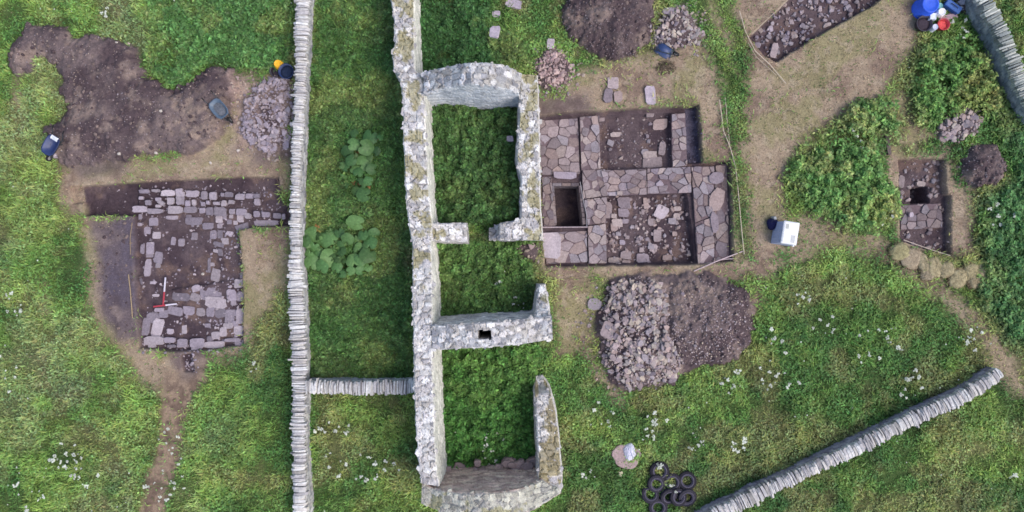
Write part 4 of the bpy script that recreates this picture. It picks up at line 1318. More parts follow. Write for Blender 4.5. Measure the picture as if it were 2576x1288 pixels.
# heaps of rubble: the biggest stones one by one, the rest as loose rubble
def heap_pts(poly, n, rg):
    P = to_xy(poly)
    lo, hi = P.min(0), P.max(0)
    x = np.array([rg.uniform(lo[0] - .1, hi[0] + .1) for _ in range(n)]); y = np.array([rg.uniform(lo[1] - .1, hi[1] + .1) for _ in range(n)])
    d = sdist(poly, pts=(x, y)) + np.array([rg.uniform(-.15, .05) for _ in range(n)])
    return [(a, b) for a, b, q in zip(x, y, d) if q > -0.02]


HEAP_LABEL = {'large': ('grey angular stone on the large stone heap below the main trench', 'stones of the large heap'),
              'soil mound': ('grey stone in the heap beside the dark soil mound', 'stones beside the dark soil mound'),
              'long wall': ('grey stone in the heap against the long dry stone wall', 'stones heaped against the long wall'),
              'gable': ('reddish stone in the heap at the corner of the tall gable', 'stones heaped at the gable corner'),
              'round mound': ('grey stone in the heap beside the round soil mound', 'stones beside the round soil mound'),
              'tub': ('bluish stone tumbled between the tubs and the curving wall', 'tumbled stones behind the tubs'),
              'doorway': ('buff stone fallen outside the ruin doorway', 'stones fallen at the doorway')}
rgh = random.Random(90)
rubble = MB()
big = []
EXTRA = [(NORTH, 'north', 60), ]
for poly, hh, wd, key in STONE_HEAPS:
    P = to_xy(poly)
    area = (P[:, 0].max() - P[:, 0].min()) * (P[:, 1].max() - P[:, 1].min())
    dens = {'large': 95, 'soil mound': 100, 'long wall': 100, 'gable': 110, 'round mound': 90, 'tub': 45, 'doorway': 30}[key]
    for (x, y) in heap_pts(poly, int(area * dens), rgh):
        r = min(.30, .045 + .17 * rgh.random() ** 3.2)
        if key in ('soil mound', 'gable'): r *= .8
        if key == 'tub': r *= 1.2
        pal = PINK + [lin(170, 160, 152), lin(150, 142, 140), lin(186, 172, 158)]
        if key == 'long wall': pal = LILAC + PINK[:2]
        if key == 'gable': pal = [lin(172, 148, 146), lin(154, 130, 130), lin(184, 162, 156)]
        if key == 'tub': pal = [lin(146, 148, 160), lin(126, 128, 142), lin(164, 166, 172)]
        if key == 'doorway': pal = BUFFS
        big.append((r, x, y, key, np.array(rgh.choice(pal)) * rgh.uniform(.84, 1.22)))
P = to_xy(NORTH)
for (x, y) in heap_pts(NORTH, 760, rgh):
    if fbm(np.array([x]), np.array([y]), .9, 3, 912)[0] < .40: continue
    big.append((.05 + .15 * rgh.random() ** 2.2, x, y, 'north', np.array(rgh.choice(LILAC + PINK)) * rgh.uniform(.6, 1.08)))
HEAP_LABEL['north'] = ('grey stone in the slanting rubble filled trench at the top edge', 'stones of the slanting rubble trench')
big.sort(key=lambda t: -t[0])
quota = {'large': 110, 'soil mound': 22, 'long wall': 40, 'gable': 18, 'round mound': 16, 'tub': 16, 'doorway': 8, 'north': 60}
for (r, x, y, key, col) in big:
    z = gz(x, y)
    poly = irregular(rgh.choice((5, 6, 7)), r, r * rgh.uniform(.5, .9), rgh.uniform(0, 3.14), .38, rgh)
    th = r * rgh.uniform(.2, .45)
    tl = (rgh.uniform(-.4, .4), rgh.uniform(-.4, .4))
    up = rgh.uniform(.0, .08)
    if quota.get(key, 0) > 0:
        quota[key] -= 1
        mb = MB(); mb.slab(poly, -0.1, th, min(.03, r * .2), col, tl, rgh)
        o = mb.build('rubble_stone', M_ROCK); o.location = (x, y, z + up)
        tag(o, HEAP_LABEL[key][0], 'stone', HEAP_LABEL[key][1])
    else:
        rubble.slab(np.array(poly) + (x, y), z - 0.08, z + th + up, min(.03, r * .2), col, tl, rgh)
# small stones in the trench floors, on soil heaps and scattered about
for poly, n, rr, pal in (
        (TRENCH[1][0], 260, (.02, .07), bigger(PINK, .8)), (TRENCH[2][0], 420, (.03, .15), PINK), (TRENCH[3][0], 160, (.02, .07), [lin(112, 106, 122), lin(96, 92, 110)]),
        (TRENCH[5][0], 300, (.02, .06), bigger(LILAC, .9)), (SMALL, 230, (.03, .17), bigger(PINK, .85)), (TRENCH[1][0], 40, (.06, .15), bigger(PINK, .9)), ([(1770, 420), (1838, 416), (1842, 650), (1770, 650)], 60, (.03, .09), PINK),
        ([(340, 470), (700, 460), (700, 560), (345, 545)], 260, (.03, .09), LILAC), ([(345, 550), (606, 560), (606, 865), (350, 865)], 240, (.03, .10), LILAC), (SOIL_HEAPS[3][0], 2600, (.014, .06), PINK + BUFFS + [lin(186, 174, 176)]),
        (SOIL_HEAPS[1][0], 1500, (.012, .045), bigger(PINK, .85)), (SOIL_HEAPS[2][0], 500, (.012, .045), bigger(PINK, .9)), (SOIL_HEAPS[0][0], 2200, (.010, .045), bigger(PINK, .9) + BUFFS), (BARE[0], 240, (.010, .03), bigger(PINK, .8)),
        ([(520, 570), (600, 575), (606, 650), (540, 660)], 70, (.04, .10), LILAC), ([(560, 700), (606, 700), (608, 850), (500, 850)], 120, (.04, .10), LILAC),
        ([(445, 870), (495, 870), (500, 940), (460, 940)], 110, (.03, .10), LILAC), ([(350, 860), (610, 855), (605, 890), (350, 892)], 130, (.03, .10), LILAC), ([(590, 200), (640, 180), (640, 370), (590, 380)], 160, (.03, .09), BUFFS)):
    P = to_xy(poly)
    for (x, y) in heap_pts(poly, n, rgh):
        r = rr[0] + (rr[1] - rr[0]) * rgh.random() ** 2
        rubble.slab(np.array(irregular(5, r, r * .75, rgh.uniform(0, 3), .25, rgh)) + (x, y), gz(x, y) - .05, gz(x, y) + r * .6, r * .25,
                    np.array(rgh.choice(pal)) * rgh.uniform(.75, 1.2), (rgh.uniform(-.3, .3), rgh.uniform(-.3, .3)), rgh)
for poly, n in ((SOIL_HEAPS[0][0], 1500), (SOIL_HEAPS[1][0], 500), (SOIL_HEAPS[2][0], 160), (SOIL_HEAPS[3][0], 400), (BARE[0], 160)):
    for (x, y) in heap_pts(poly, n, rgh):
        r = .025 + .09 * rgh.random() ** 2.5
        rubble.slab(np.array(irregular(6, r, r * .8, rgh.uniform(0, 3), .25, rgh)) + (x, y), gz(x, y) - .05, gz(x, y) + r * .55, r * .4,
                    lin(*rgh.choice([(100, 87, 88), (84, 71, 74), (120, 105, 100)])) * rgh.uniform(.8, 1.15), (rgh.uniform(-.3, .3), rgh.uniform(-.3, .3)), rgh)
for poly, hh, wd, key in STONE_HEAPS:
    P = to_xy(poly); c = P.mean(0)
    for _ in range({'large': 260, 'long wall': 160, 'soil mound': 150, 'gable': 130, 'round mound': 50, 'tub': 30, 'doorway': 20}[key]):
        p = P[rgh.randrange(len(P))] * .5 + P[rgh.randrange(len(P))] * .5
        q = c + (p - c) / (np.linalg.norm(p - c) + 1e-6) * (np.linalg.norm(P - c, axis=1).mean() * rgh.uniform(.75, 1.3))
        r = .03 + .09 * rgh.random() ** 2.5
        if -.02 > gz(q[0], q[1]) + .2: continue
        rubble.slab(np.array(irregular(6, r, r * .7, rgh.uniform(0, 3), .3, rgh)) + q, gz(*q) - .05, gz(*q) + r * .6, r * .2,
                    np.array(rgh.choice(PINK + BUFFS)) * rgh.uniform(.7, 1.15), (rgh.uniform(-.3, .3), rgh.uniform(-.3, .3)), rgh)
for (u, v) in [(300, 112), (325, 108), (455, 170), (418, 285), (528, 487), (312, 390), (395, 385), (530, 410), (600, 378), (500, 690), (450, 100)]:
    x, y, z = at(u, v)
    rubble.slab(np.array(irregular(6, .09, .07, u, .2, rgh)) + (x, y), z - .05, z + .07, .02, lin(196, 186, 176), (0, 0), rgh)
tag(rubble.build('rubble', M_ROCK), 'small stones and grit on the heaps and trench floors', kind='stuff')


# ------------------------------------------------------------------ equipment
print("equipment")


def tray_shell(mb, z0, z1, col, wall=0.02):
    """tapered open wheelbarrow tub, long axis x"""
    def ring(hx, hy, z, cx=0.0):
        P = []
        for k in range(16):
            t = 2 * math.pi * (k + .5) / 16
            c, s = math.cos(t), math.sin(t)
            e = 1 / (abs(c) ** 4 + abs(s) ** 4) ** .25
            P.append((cx + hx * c * e, hy * s * e, z))
        return P
    R = [ring(.30, .20, z0), ring(.48, .33, z1, .02), ring(.505, .355, z1 + .012, .02), ring(.505, .355, z1 - .015, .02), ring(.455, .305, z1 - .01, .02), ring(.285, .185, z0 + wall)]
    V = [p for r in R for p in r]
    F = [tuple(range(15, -1, -1))]
    for a, b in ((0, 1), (1, 3), (3, 2), (2, 4), (4, 5)):
        for k in range(16):
            F.append((a * 16 + k, a * 16 + (k + 1) % 16, b * 16 + (k + 1) % 16, b * 16 + k))
    F.append(tuple(range(80, 96)))
    mb.add(V, F, col)


def wheelbarrow(u, v, rz, tray_col, label, flip=False, load=None, scale=1.0):
    x, y, z = at(u, v)
    root = empty('wheelbarrow', (x, y, z), rz)
    tag(root, label, 'wheelbarrow', 'wheelbarrows left around the dig')
    root.scale = (scale,) * 3
    parts = []
    mb = MB(); tray_shell(mb, .27, .56, tray_col)
    parts.append(mb.build('tray', M_METAL, root, True))
    fr = MB()
    dk = lin(52, 56, 62)
    for s in (-1, 1):
        fr.tube([(-.78, s * .29, .58), (-.45, s * .27, .36), (.25, s * .17, .25), (.66, s * .07, .19)], .022, 8, dk)
        fr.tube([(.66, s * .07, .19), (.52, s * .20, .45), (.45, s * .24, .54)], .016, 6, dk)
    fr.tube([(-.30, -.26, .30), (-.30, .26, .30)], .016, 6, dk)
    parts.append(fr.build('frame', M_METAL, root))
    for s in (-1, 1):
        lg = MB()
        lg.tube([(-.42, s * .25, .35), (-.40, s * .24, .02), (-.28, s * .24, .02), (-.12, s * .22, .28)], .018, 6, dk)
        parts.append(lg.build('leg', M_METAL, root))
        gp = MB(); gp.tube([(-.74, s * .288, .565), (-.90, s * .292, .60)], .028, 8, lin(34, 34, 36))
        parts.append(gp.build('grip', M_RUBBER, root))
    w = MB()
    w.lathe([(.12, -.04), (.175, -.05), (.19, -.02), (.19, .02), (.175, .05), (.12, .04)], 22, (.66, 0, .19), (math.pi / 2, 0, 0), lin(46, 45, 46), closed=True)
    wo_ = w.build('wheel', M_RUBBER, root)
    rm = MB(); rm.lathe([(.02, -.05), (.03, -.05), (.12, -.025), (.12, .025), (.03, .05), (.02, .05)], 16, (.66, 0, .19), (math.pi / 2, 0, 0), lin(150, 148, 146), closed=True)
    rm.build('rim', M_METAL, wo_)
    if load is not None:
        ld = MB()
        rg = random.Random(3)
        n = 14
        V = [(.02, 0, load)]
        for q in (.5, 1.0):
            for k in range(n):
                t = 2 * math.pi * k / n
                V.append((.02 + .36 * q * math.cos(t), .25 * q * math.sin(t), load - .05 * q + rg.uniform(-.02, .02)))
        F = [(0, 1 + k, 1 + (k + 1) % n) for k in range(n)] + [(1 + k, 1 + n + k, 1 + n + (k + 1) % n, 1 + (k + 1) % n) for k in range(n)]
        ld.add(V, F, lin(104, 108, 116))
        ld.build('load', M_GROUND, root)
    if flip:
        root.rotation_euler = (math.pi, 0, rz)
        root.location = (x, y, z + .57 * scale)
    return root


wheelbarrow(566, 281, -math.radians(50), lin(88, 104, 122), 'grey blue wheelbarrow standing on the long soil heap near the stone heap', load=.46, scale=1.0)
wheelbarrow(160, 372, -math.radians(118), lin(46, 60, 104), 'dark blue wheelbarrow at the grassy end of the long soil heap', load=None, scale=1.0)
wheelbarrow(1668, 127, -math.radians(28), lin(48, 68, 112), 'dark blue wheelbarrow turned upside down beside the dark soil mound', flip=True, scale=.95)

# white cloth draped over the rim of the dark blue barrow
x, y, z = at(172, 357)
mb = MB()
n = 8
V, F = [], []
for i in range(n):
    for j in range(5):
        a, b = (i / (n - 1) - .5) * .42, (j / 4 - .5) * .22
        V.append((x + a * .87 + b * .4, y - a * .5 + b * .8, z + .60 - .5 * b * b + .03 * math.sin(9 * a + 5 * b) - .25 * abs(b)))
for i in range(n - 1):
    for j in range(4):
        F.append((i * 5 + j, (i + 1) * 5 + j, (i + 1) * 5 + j + 1, i * 5 + j + 1))
mb.add(V, F, lin(226, 228, 230))
tag(mb.build('cloth', M_CLOTH, None, True), 'white cloth hung over the rim of the dark blue wheelbarrow', 'cloth')
x, y, z = at(145, 393)
mb = MB(); mb.slab(np.array(irregular(7, .17, .14, .4, .15, rgs)) + (x, y), z - .1, z + .22, .04, lin(176, 164, 172), (.1, .1), rgs)
tag(mb.build('flagstone', M_ROCK), 'pale lilac stone beside the wheel of the dark blue wheelbarrow', 'stone')


def bucket(u, v, r, h, col, label, name='bucket', cat='bucket', upside=False, content=None, tilt=(0, 0), mat=None, handle=True, z=None, group=None, square=False):
    x, y, z0 = at(u, v)
    z0 = z0 if z is None else z
    root = empty(name, (x, y, z0))
    tag(root, label, cat, group)
    mb = MB()
    n = 4 if square else 28
    rot = (tilt[0], tilt[1], .75 if square else 0)
    if upside:
        prof = [(r * 1.04, 0), (r * 1.07, .015), (r * 1.07, .035), (r, .05), (r * .84, h - .02), (r * .80, h), (r * .70, h), (r * .68, h - .012), (r * .3, h - .012), (.0001, h - .01)]
    else:
        prof = [(.0001, .0), (r * .8, 0), (r * .82, .01), (r, h - .03), (r * 1.06, h - .025), (r * 1.06, h), (r * .97, h), (r * .79, .02), (.0001, .02)]
    mb.lathe(prof, n, (0, 0, 0), rot, col)
    mb.build('tub', mat or M_PLASTIC, root, not square)
    if content is not None and not upside:
        c = MB(); c.lathe([(.0001, h * .62), (r * .5, h * .66), (r * .9, h * .6), (r * .9, h * .58)], 20, (0, 0, 0), rot, content)
        c.build('content', M_GROUND, root, True)
    if handle:
        hd = MB()
        pts = [(r * 1.05 * math.cos(t), r * 1.05 * math.sin(t) * .85, h * .93 + .04 * math.sin(t)) for t in np.linspace(0.05, math.pi - .05, 12)]
        if upside: pts = [(p[0], p[1] * 1.1, .05) for p in pts]
        R = rotm(*rot)
        hd.tube([tuple(R @ np.array(p)) for p in pts], .009, 5, lin(120, 120, 122))
        hd.build('handle', M_METAL, root)
    return root


bucket(2319, 24, .50, .75, lin(46, 92, 214), 'big bright blue tub turned upside down in the tub pile', 'tub', 'tub', upside=True, handle=False)
bucket(2341, 21, .24, .42, lin(64, 150, 214), 'sky blue bucket wedged beside the big bright blue tub', upside=True)
bucket(2353, 21, .19, .36, lin(120, 178, 176), 'small teal bucket beyond the sky blue one', upside=True)
bucket(2335, 48, .26, .42, lin(222, 226, 238), 'square white bucket in front of the big blue tub', square=True, content=None, handle=False, upside=True)
bucket(2357, 37, .23, .42, lin(240, 238, 236), 'round white bucket beside the pink plank', upside=True)
bucket(2315, 65, .38, .36, lin(62, 58, 70), 'wide black rubber tub in front of the blue tub', 'tub', 'tub', content=lin(70, 62, 70), handle=False)
bucket(2341, 74, .17, .40, lin(206, 210, 228), 'narrow white bucket between the black tub and the red bucket', upside=True)
bucket(2362, 67, .29, .40, lin(206, 66, 78), 'red bucket in front of the pink plank', content=lin(214, 90, 90))
bucket(2324, -6, .30, .45, lin(58, 70, 150), 'dark blue bucket behind the big bright blue tub', upside=True)
bucket(2347, 4, .22, .30, lin(112, 120, 150), 'grey blue bucket behind the teal bucket', upside=True)
bucket(728, 186, .36, .50, lin(40, 58, 104), 'dark blue bucket standing against the long stone wall', content=lin(46, 56, 80))
bucket(700, 180, .34, .26, lin(58, 56, 66), 'black rubber tub beside the dark blue bucket', 'tub', 'tub', content=lin(60, 54, 60), handle=False)
bucket(707, 167, .23, .30, lin(240, 180, 44), 'yellow bucket lying upside down in the black rubber tub', upside=True, z=at(700, 180)[2] + .20)

# plank and blue tool box in the tub pile
x, y, z = at(2380, 46)
mb = MB(); mb.box((0, 0, .16), (.95, .24, .05), (0, .06, .22), lin(176, 150, 158), bev=.008)
mb.box((.1, .1, .10), (.55, .20, .04), (0, .03, .5), lin(150, 134, 146), bev=.008)
o = mb.build('plank', M_WOOD); o.location = (x, y, z)
tag(o, 'pinkish bleached plank lying beside the white buckets', 'plank')
x, y, z = at(2386, 23)
root = empty('tool_box', (x, y, z), -.62)
tag(root, 'long blue tool box at the back of the tub pile', 'tool box')
mb = MB(); mb.box((0, 0, .17), (.82, .34, .34), (0, 0, 0), lin(44, 84, 150), bev=.03); mb.build('body', M_PLASTIC, root)
mb = MB(); mb.box((0, 0, .38), (.84, .36, .08), (0, 0, 0), lin(70, 108, 176), bev=.03); mb.build('lid', M_PLASTIC, root)
mb = MB(); mb.tube([(-.2, 0, .42), (-.17, 0, .48), (.17, 0, .48), (.2, 0, .42)], .018, 6, lin(30, 34, 40)); mb.build('handle', M_PLASTIC, root)

# white site chest
hc = 1.0
p = W(1989, 586, hc)
root = empty('storage_chest', (p[0], p[1], gz(p[0], p[1])), -math.radians(9))
tag(root, 'white plastic storage chest with two grey panels on its lid, standing alone on grass', 'storage chest')
WHT = lin(226, 228, 232)
mb = MB()
# tapered body: footprint leans out on the near side
V = []
for zz, x0, x1, y0, y1 in ((0.03, -.52, .40, -.58, .50), (.5, -.46, .38, -.56, .52), (.88, -.38, .37, -.53, .53)):
    V += [(x0, y0, zz), (x1, y0, zz), (x1, y1, zz), (x0, y1, zz)]
F = [(3, 2, 1, 0), (8, 9, 10, 11)] + [(r * 4 + k, r * 4 + (k + 1) % 4, r * 4 + 4 + (k + 1) % 4, r * 4 + 4 + k) for r in (0, 1) for k in range(4)]
mb.add(V, F, lin(170, 178, 206))
for q in (-.35, 0, .35):
    mb.box((-.455, q, .45), (.03, .05, .78), (0, .14, 0), lin(182, 188, 212), bev=.008)
mb.build('body', M_PLASTIC, root)
lid = MB()
lid.box((0, 0, .93), (.78, 1.12, .10), (0, 0, 0), WHT, bev=.03)
lid.box((-.0, 0, .985), (.66, 1.00, .02), (0, 0, 0), lin(236, 234, 232), bev=.006)
lo = lid.build('lid', M_PLASTIC, root)
for (cx, cy, sx, sy, cc) in ((-.20, .30, .15, .24, lin(176, 178, 172)), (.16, -.28, .20, .36, lin(192, 194, 194))):
    pn = MB(); pn.box((cx, cy, .9975), (sx, sy, .012), (0, 0, 0), cc, bev=.004); pn.build('panel', M_PLASTIC, lo)
mb = MB(); mb.box((.44, -.52, .30), (.22, .10, .10), (0, 0, -.2), WHT, bev=.02); mb.build('handle', M_PLASTIC, root)
for q in (-.45, .42):
    mb = MB(); mb.box((0, q, .02), (.75, .09, .08), (0, 0, 0), lin(120, 124, 136), bev=.01); mb.build('foot', M_PLASTIC, root)
x, y, z = at(1941, 563)
root = empty('bag', (x, y, z), .2)
tag(root, 'dark blue bag slumped on the grass beside the white storage chest', 'bag')
mb = MB(); mb.lathe([(.0001, 0), (.24, .01), (.29, .12), (.25, .26), (.13, .34), (.05, .36), (.0001, .36)], 18, (0, 0, 0), (0.1, -.1, 0), lin(40, 42, 78), wob=.12)
mb.build('sack', M_CLOTH, root, True)
mb = MB(); mb.tube([(-.12, .05, .32), (-.08, .16, .40), (.02, .20, .40), (.06, .1, .34)], .018, 6, lin(58, 60, 84)); mb.build('strap', M_CLOTH, root)
x, y, z = at(1943, 549)
mb = MB(); mb.box((x, y, z + .18), (.14, .16, .34), (.1, .1, .4), lin(172, 174, 176), bev=.02)
tag(mb.build('flask', M_PLASTIC), 'small pale grey container standing behind the dark blue bag', 'container')


# tyres
def tyre(u, v, r, label, tx=0.0, ty=0.0, lift=0.0, seed=0):
    x, y, z = at(u, v)
    root = empty('tyre', (x, y, z + lift + .10))
    root.rotation_euler = (tx, ty, seed * 1.1)
    tag(root, label, 'tyre', 'old tyres heaped in the meadow')
    w = .20
    mb = MB()
    n = 44
    prof = [(r * .50, -.06), (r * .64, -.095), (r * .86, -.10), (r * .97, -.085), (r, -.05), (r, .05), (r * .97, .085), (r * .86, .10), (r * .64, .095), (r * .50, .06), (r * .60, .04), (r * .88, .06),
            (r * .93, 0), (r * .88, -.06), (r * .60, -.04)]
    mb.lathe(prof, n, (0, 0, 0), (0, 0, 0), lin(46, 44, 52) * (.8 + .7 * ((seed * 37) % 10) / 10), closed=True)
    for q, (rr, zz) in enumerate(prof):
        for k in range(n):
            i = q * n + k
            if q in (3, 4, 5, 6) and k % 2: mb.v[i] = (mb.v[i][0] * .965, mb.v[i][1] * .965, mb.v[i][2])
            if q in (10, 11, 12, 13, 14): mb.c[i] = tuple(lin(34, 33, 38))
            if q in (0, 9): mb.c[i] = tuple(lin(84, 80, 94))
    mb.build('casing', M_RUBBER, root)
    bd = MB(); bd.lathe([(r * .56, .075), (r * .61, .098), (r * .66, .108), (r * .72, .106), (r * .64, .07)], 36, (0, 0, 0), (0, 0, 0), lin(88, 84, 98), closed=True)  # raised bead ring, paler: the sidewall highlight is put into its colour
    bd.build('bead_highlight', M_RUBBER, root, True)
    return root


TYRES = [(1656, 1180, .45, 'uppermost tyre of the heap with white flowers over it', 0, 0, .05), (1646, 1212, .40, 'tyre second down on the bag side of the heap', .08, .05, .12),
         (1689, 1210, .42, 'tyre in the middle of the heap with grass showing through', 0, .05, .03), (1729, 1206, .42, 'tyre on the far upper edge of the heap', .15, 0, .03),
         (1631, 1241, .40, 'dark tyre on the outer edge of the heap toward the bag', .1, -.35, .08), (1679, 1245, .40, 'tyre tipped on edge low in the middle of the heap', .1, .35, .12),
         (1703, 1246, .40, 'tyre overlapping the tipped middle one', -.1, .25, .2), (1728, 1249, .43, 'tyre on the far lower edge of the heap', .15, -.2, .08),
         (1652, 1275, .43, 'lowest tyre of the heap at the picture edge', -.12, 0, .06)]
for k, (u, v, r, lb, tx, ty, lf) in enumerate(TYRES):
    tyre(1683 + (u - 1683) * .95, 1226 + (v - 1226) * .95, r * 1.12, lb, tx, ty, lf, k)

# rounded slab with a crumpled bag on it
x, y, z = at(1575, 1148)
mb = MB()
mb.slab([(.70 * math.cos(t) * (1 + .10 * math.sin(3 * t) + .04 * math.sin(7 * t)), .64 * math.sin(t) * (1 + .10 * math.cos(2 * t + 1))) for t in np.linspace(0, 2 * math.pi, 26)[:-1]], -.08, .13, .04, lin(170, 148, 146),
        (.02, -.02), rgs)
o = mb.build('millstone', M_ROCK); o.location = (x, y, z)
tag(o, 'large rounded reddish slab in the grass near the tyres', 'stone slab')
x, y, z = at(1583, 1136)
mb = MB()
n = 15
rg = random.Random(12)
V, F = [], []
for i in range(n):
    for j in range(n):
        a, b = i / (n - 1) * 2 - 1, j / (n - 1) * 2 - 1
        e = 1 - .25 * (a * a * b * b)
        h = .17 * max(0, 1 - (a * a) ** 1.5) * max(0, 1 - (b * b) ** 1.5) + .04 * (1 if abs(a) < .98 and abs(b) < .98 else 0) * rg.random() - .05 * math.exp(-((a + b * .2) / .12) ** 2) * (1 - b * b)
        V.append((a * .33 * e * .82 - b * .12, b * .40 * e + a * .16, h))
for i in range(n - 1):
    for j in range(n - 1):
        F.append((i * n + j, (i + 1) * n + j, (i + 1) * n + j + 1, i * n + j + 1))
mb.add(V, F, lin(206, 204, 220))
o = mb.build('plastic_bag', M_PLASTIC); o.location = (x, y, z + .13)
tag(o, 'crumpled white bag lying on the rounded reddish slab', 'bag')

# lifted turfs
SODS = [(2260, 634, .40, .36, .2, (176, 172, 112)), (2290, 650, .42, .46, -.4, (178, 158, 130)), (2318, 662, .26, .46, .35, (170, 158, 118)), (2346, 672, .38, .46, .1, (180, 168, 122)),
        (2376, 678, .36, .34, .4, (168, 156, 112)), (2404, 700, .36, .44, -.3, (176, 164, 116)), (2438, 686, .36, .46, .15, (182, 170, 118)), (2470, 690, .42, .52, -.2, (180, 166, 122)),
        (2448, 708, .34, .3, .3, (166, 150, 108)), (2330, 690, .3, .26, 0, (160, 146, 118))]
SODS = [q[:5] + (tuple(np.array(q[5]) * .5 + np.array((186, 172, 150)) * .5),) for q in SODS]
SOD_LB = ['end sod of the turf row with a yellow green top', 'pinkish straw sod second in the turf row', 'narrow sod standing third in the turf row', 'plump pale sod in the middle of the turf row',
          'low sod just past the middle of the turf row', 'sod pushed out toward the worn path in the turf row', 'tall pale sod near the weeds end of the turf row', 'last and largest sod against the dark weeds',
          'small brown sod below the last pale sods', 'small sod fallen below the middle of the turf row']
for k, (u, v, rx, ry, rz, c) in enumerate(SODS):
    x, y, z = at(u, v)
    rx, ry = rx * 1.22, ry * 1.18
    rg = random.Random(800 + k)
    mb = MB()
    n, m = 20, 7
    V = [(0, 0, .30)]
    for q in range(1, m + 1):
        t = q / m * math.pi * .5
        for a in range(n):
            f = 2 * math.pi * a / n
            e = 1 / (abs(math.cos(f)) ** 3 + abs(math.sin(f)) ** 3) ** (1 / 3)
            s = math.sin(t) ** .6 * (1 + rg.uniform(-.09, .09)) * e
            V.append((rx * s * math.cos(f), ry * s * math.sin(f), .30 * math.cos(t) ** .7 + rg.uniform(-.03, .03)))
    F = [(0, 1 + a, 1 + (a + 1) % n) for a in range(n)]
    for q in range(m - 1):
        for a in range(n):
            F.append((1 + q * n + a, 1 + (q + 1) * n + a, 1 + (q + 1) * n + (a + 1) % n, 1 + q * n + (a + 1) % n))
    mb.add(V, F, lin(128, 106, 84))
    for i in range(len(V)):
        if V[i][2] > .16: mb.c[i] = tuple(lin(*c) * rg.uniform(.6, .95))
    o = mb.build('turf_sod', M_GROUND, None, True)
    o.location = (x, y, z); o.rotation_euler = (rg.uniform(-.15, .15), rg.uniform(-.15, .15), rz)
    tag(o, SOD_LB[k], 'turf sod', 'lifted turf sods in a row below the small trench')
    gb = MB()
    for _ in range(420):
        f = rg.uniform(0, 6.28); q = math.sqrt(rg.random()) * .98
        a, b = rx * q * math.cos(f), ry * q * math.sin(f)
        zz = .30 * math.sqrt(max(0, 1 - q ** 3)) - .01
        L = rg.uniform(.06, .15); d = rg.uniform(0, 6.28); w = rg.uniform(.008, .016)
        tx, ty = a + math.cos(d) * L * .8 + a * .2, b + math.sin(d) * L * .8 + b * .2
        gb.add([(a - math.sin(d) * w, b + math.cos(d) * w, zz), (a + math.sin(d) * w, b - math.cos(d) * w, zz), (tx, ty, zz + L * .35)], [(0, 1, 2)],
               lin(*c) * rg.uniform(.6, 1.15))
    gb.build('dry_grass_top', M_LEAF, o)


# strings, boards and scale bars
def line(name, pts, r, col, label, cat, z=.06, mat=None, n=6, sag=0.0):
    P = []
    for a, b in zip(pts[:-1], pts[1:]):
        for t in np.linspace(0, 1, 7)[:-1]:
            u, v = a[0] + (b[0] - a[0]) * t, a[1] + (b[1] - a[1]) * t
            p = W(u, v)
            P.append((p[0], p[1], max(gz(p[0], p[1]), -.02) + z - sag * math.sin(math.pi * t)))
    p = W(*pts[-1]); P.append((p[0], p[1], max(gz(p[0], p[1]), -.02) + z))
    mb = MB(); mb.tube(P, r, n, col)
    return tag(mb.build(name, mat or M_CLOTH), label, cat)


ROPE = lin(206, 190, 170)
line('rope', [(1808, 252), (1818, 330), (1836, 375), (1848, 420), (1855, 480), (1862, 560), (1870, 640)], .022, ROPE, 'pale rope laid along the outer edge of the main trench', 'rope', .13)
line('rope', [(1822, 246), (1827, 300), (1834, 370)], .016, ROPE * .9, 'short thin rope beside the upper end of the long pale rope', 'rope', .13)
line('rope', [(1858, 30), (1872, 80), (1897, 130), (1935, 165), (1975, 212)], .022, ROPE, 'pale rope running past the tip of the slanting rubble trench', 'rope', .13)
line('rope', [(1880, 110), (1900, 145), (1950, 190)], .014, ROPE * .85, 'thin rope beside the tip of the slanting rubble trench', 'rope', .13)
line('rope', [(1890, 88), (1920, 58), (1966, 16), (2000, -20)], .015, ROPE * .8, 'thin rope along the upper side of the slanting rubble trench', 'rope', .13)
line('wooden_batten', [(1362, 572), (1478, 571)], .03, lin(176, 160, 164), 'thin pale batten across the foot of the square pit', 'batten', .08, M_WOOD, 4)
line('wooden_batten', [(1459, 458), (1466, 500), (1475, 540), (1476, 570)], .018, lin(160, 156, 160), 'thin pale batten along the side of the square pit', 'batten', .10, M_WOOD, 4)
line('wooden_batten', [(1745, 682), (1800, 658), (1868, 632)], .028, lin(198, 178, 180), 'long pale pole slanting across the bottom corner of the main trench', 'pole', .07, M_WOOD, 6)
line('wooden_batten', [(1812, 653), (1852, 650)], .02, lin(188, 170, 172), 'short pale pole beside the long slanting pole', 'pole', .06, M_WOOD, 6)
line('rope', [(2272, 604), (2300, 614), (2340, 628), (2388, 643)], .018, lin(206, 190, 176), 'pale string stretched along the slanted foot of the small trench', 'string', .10)
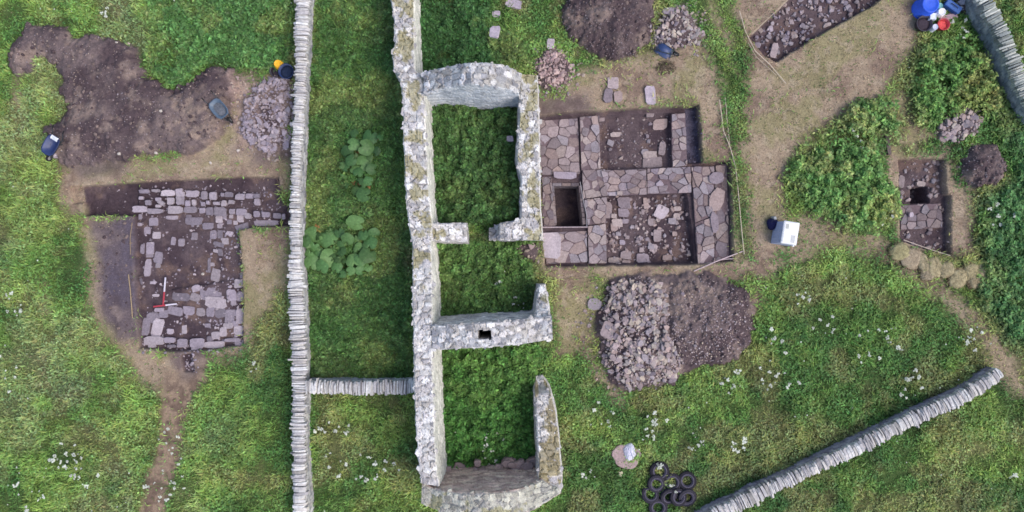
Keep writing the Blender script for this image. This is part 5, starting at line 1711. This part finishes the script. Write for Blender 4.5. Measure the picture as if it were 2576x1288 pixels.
line('rope', [(333, 560), (330, 600), (331, 640)], .016, lin(160, 140, 112), 'upper tan string on the side baulk of the western trench', 'string', .05)
line('rope', [(325, 690), (330, 740), (334, 800)], .022, lin(170, 150, 118), 'lower tan string on the side baulk of the western trench', 'string', .05)


def scale_bar(a, b, split, red_first, label):
    pa, pb = W(*a), W(*b)
    za, zb = gz(pa[0], pa[1]), gz(pb[0], pb[1])
    root = empty('scale_bar', (pa[0], pa[1], max(za, zb) + .14))
    tag(root, label, 'scale bar', 'red and white scale bars laid in the western trench')
    d = pb - pa; L = np.linalg.norm(d[:2]); ang = math.atan2(d[1], d[0])
    cols = [lin(178, 62, 74), lin(216, 208, 218)]
    if not red_first: cols = cols[::-1]
    t0 = 0
    for t1, c, nm in ((split, cols[0], 'red_section' if red_first else 'white_section'), (1.0, cols[1], 'white_section' if red_first else 'red_section')):
        mb = MB(); m = (t0 + t1) / 2 * L
        mb.box((m * math.cos(ang), m * math.sin(ang), 0), ((t1 - t0) * L, .075, .03), (0, 0, ang), c, bev=.006)
        mb.build(nm, M_PLASTIC, root)
        t0 = t1


scale_bar((412, 698), (406, 768), .52, False, 'upright red and white scale bar on dark earth in the western trench')
scale_bar((382, 772), (441, 765), .52, True, 'crosswise red and white scale bar touching the foot of the upright one')

# dig kit left about
x, y, z = at(1688, 170)
mb = MB()
rg = random.Random(8)
for _ in range(300):
    a, r = rg.uniform(0, 6.28), .5 * math.sqrt(rg.random())
    d = rg.uniform(0, 6.28); L = rg.uniform(.1, .2); h = .12 * (1 - r / .5)
    px, py = r * math.cos(a), r * math.sin(a) * .7
    mb.add([(px, py, h), (px + .02 * math.sin(d), py - .02 * math.cos(d), h), (px + L * math.cos(d), py + L * math.sin(d), h + rg.uniform(0, .1))], [(0, 1, 2)], lin(92, 82, 66) * rg.uniform(.5, 1.1))
o = mb.build('withered_tussock', M_LEAF); o.location = (x - .3, y, z)
tag(o, 'dark withered tussock on the straw below the upturned wheelbarrow', 'tussock')
print("done")
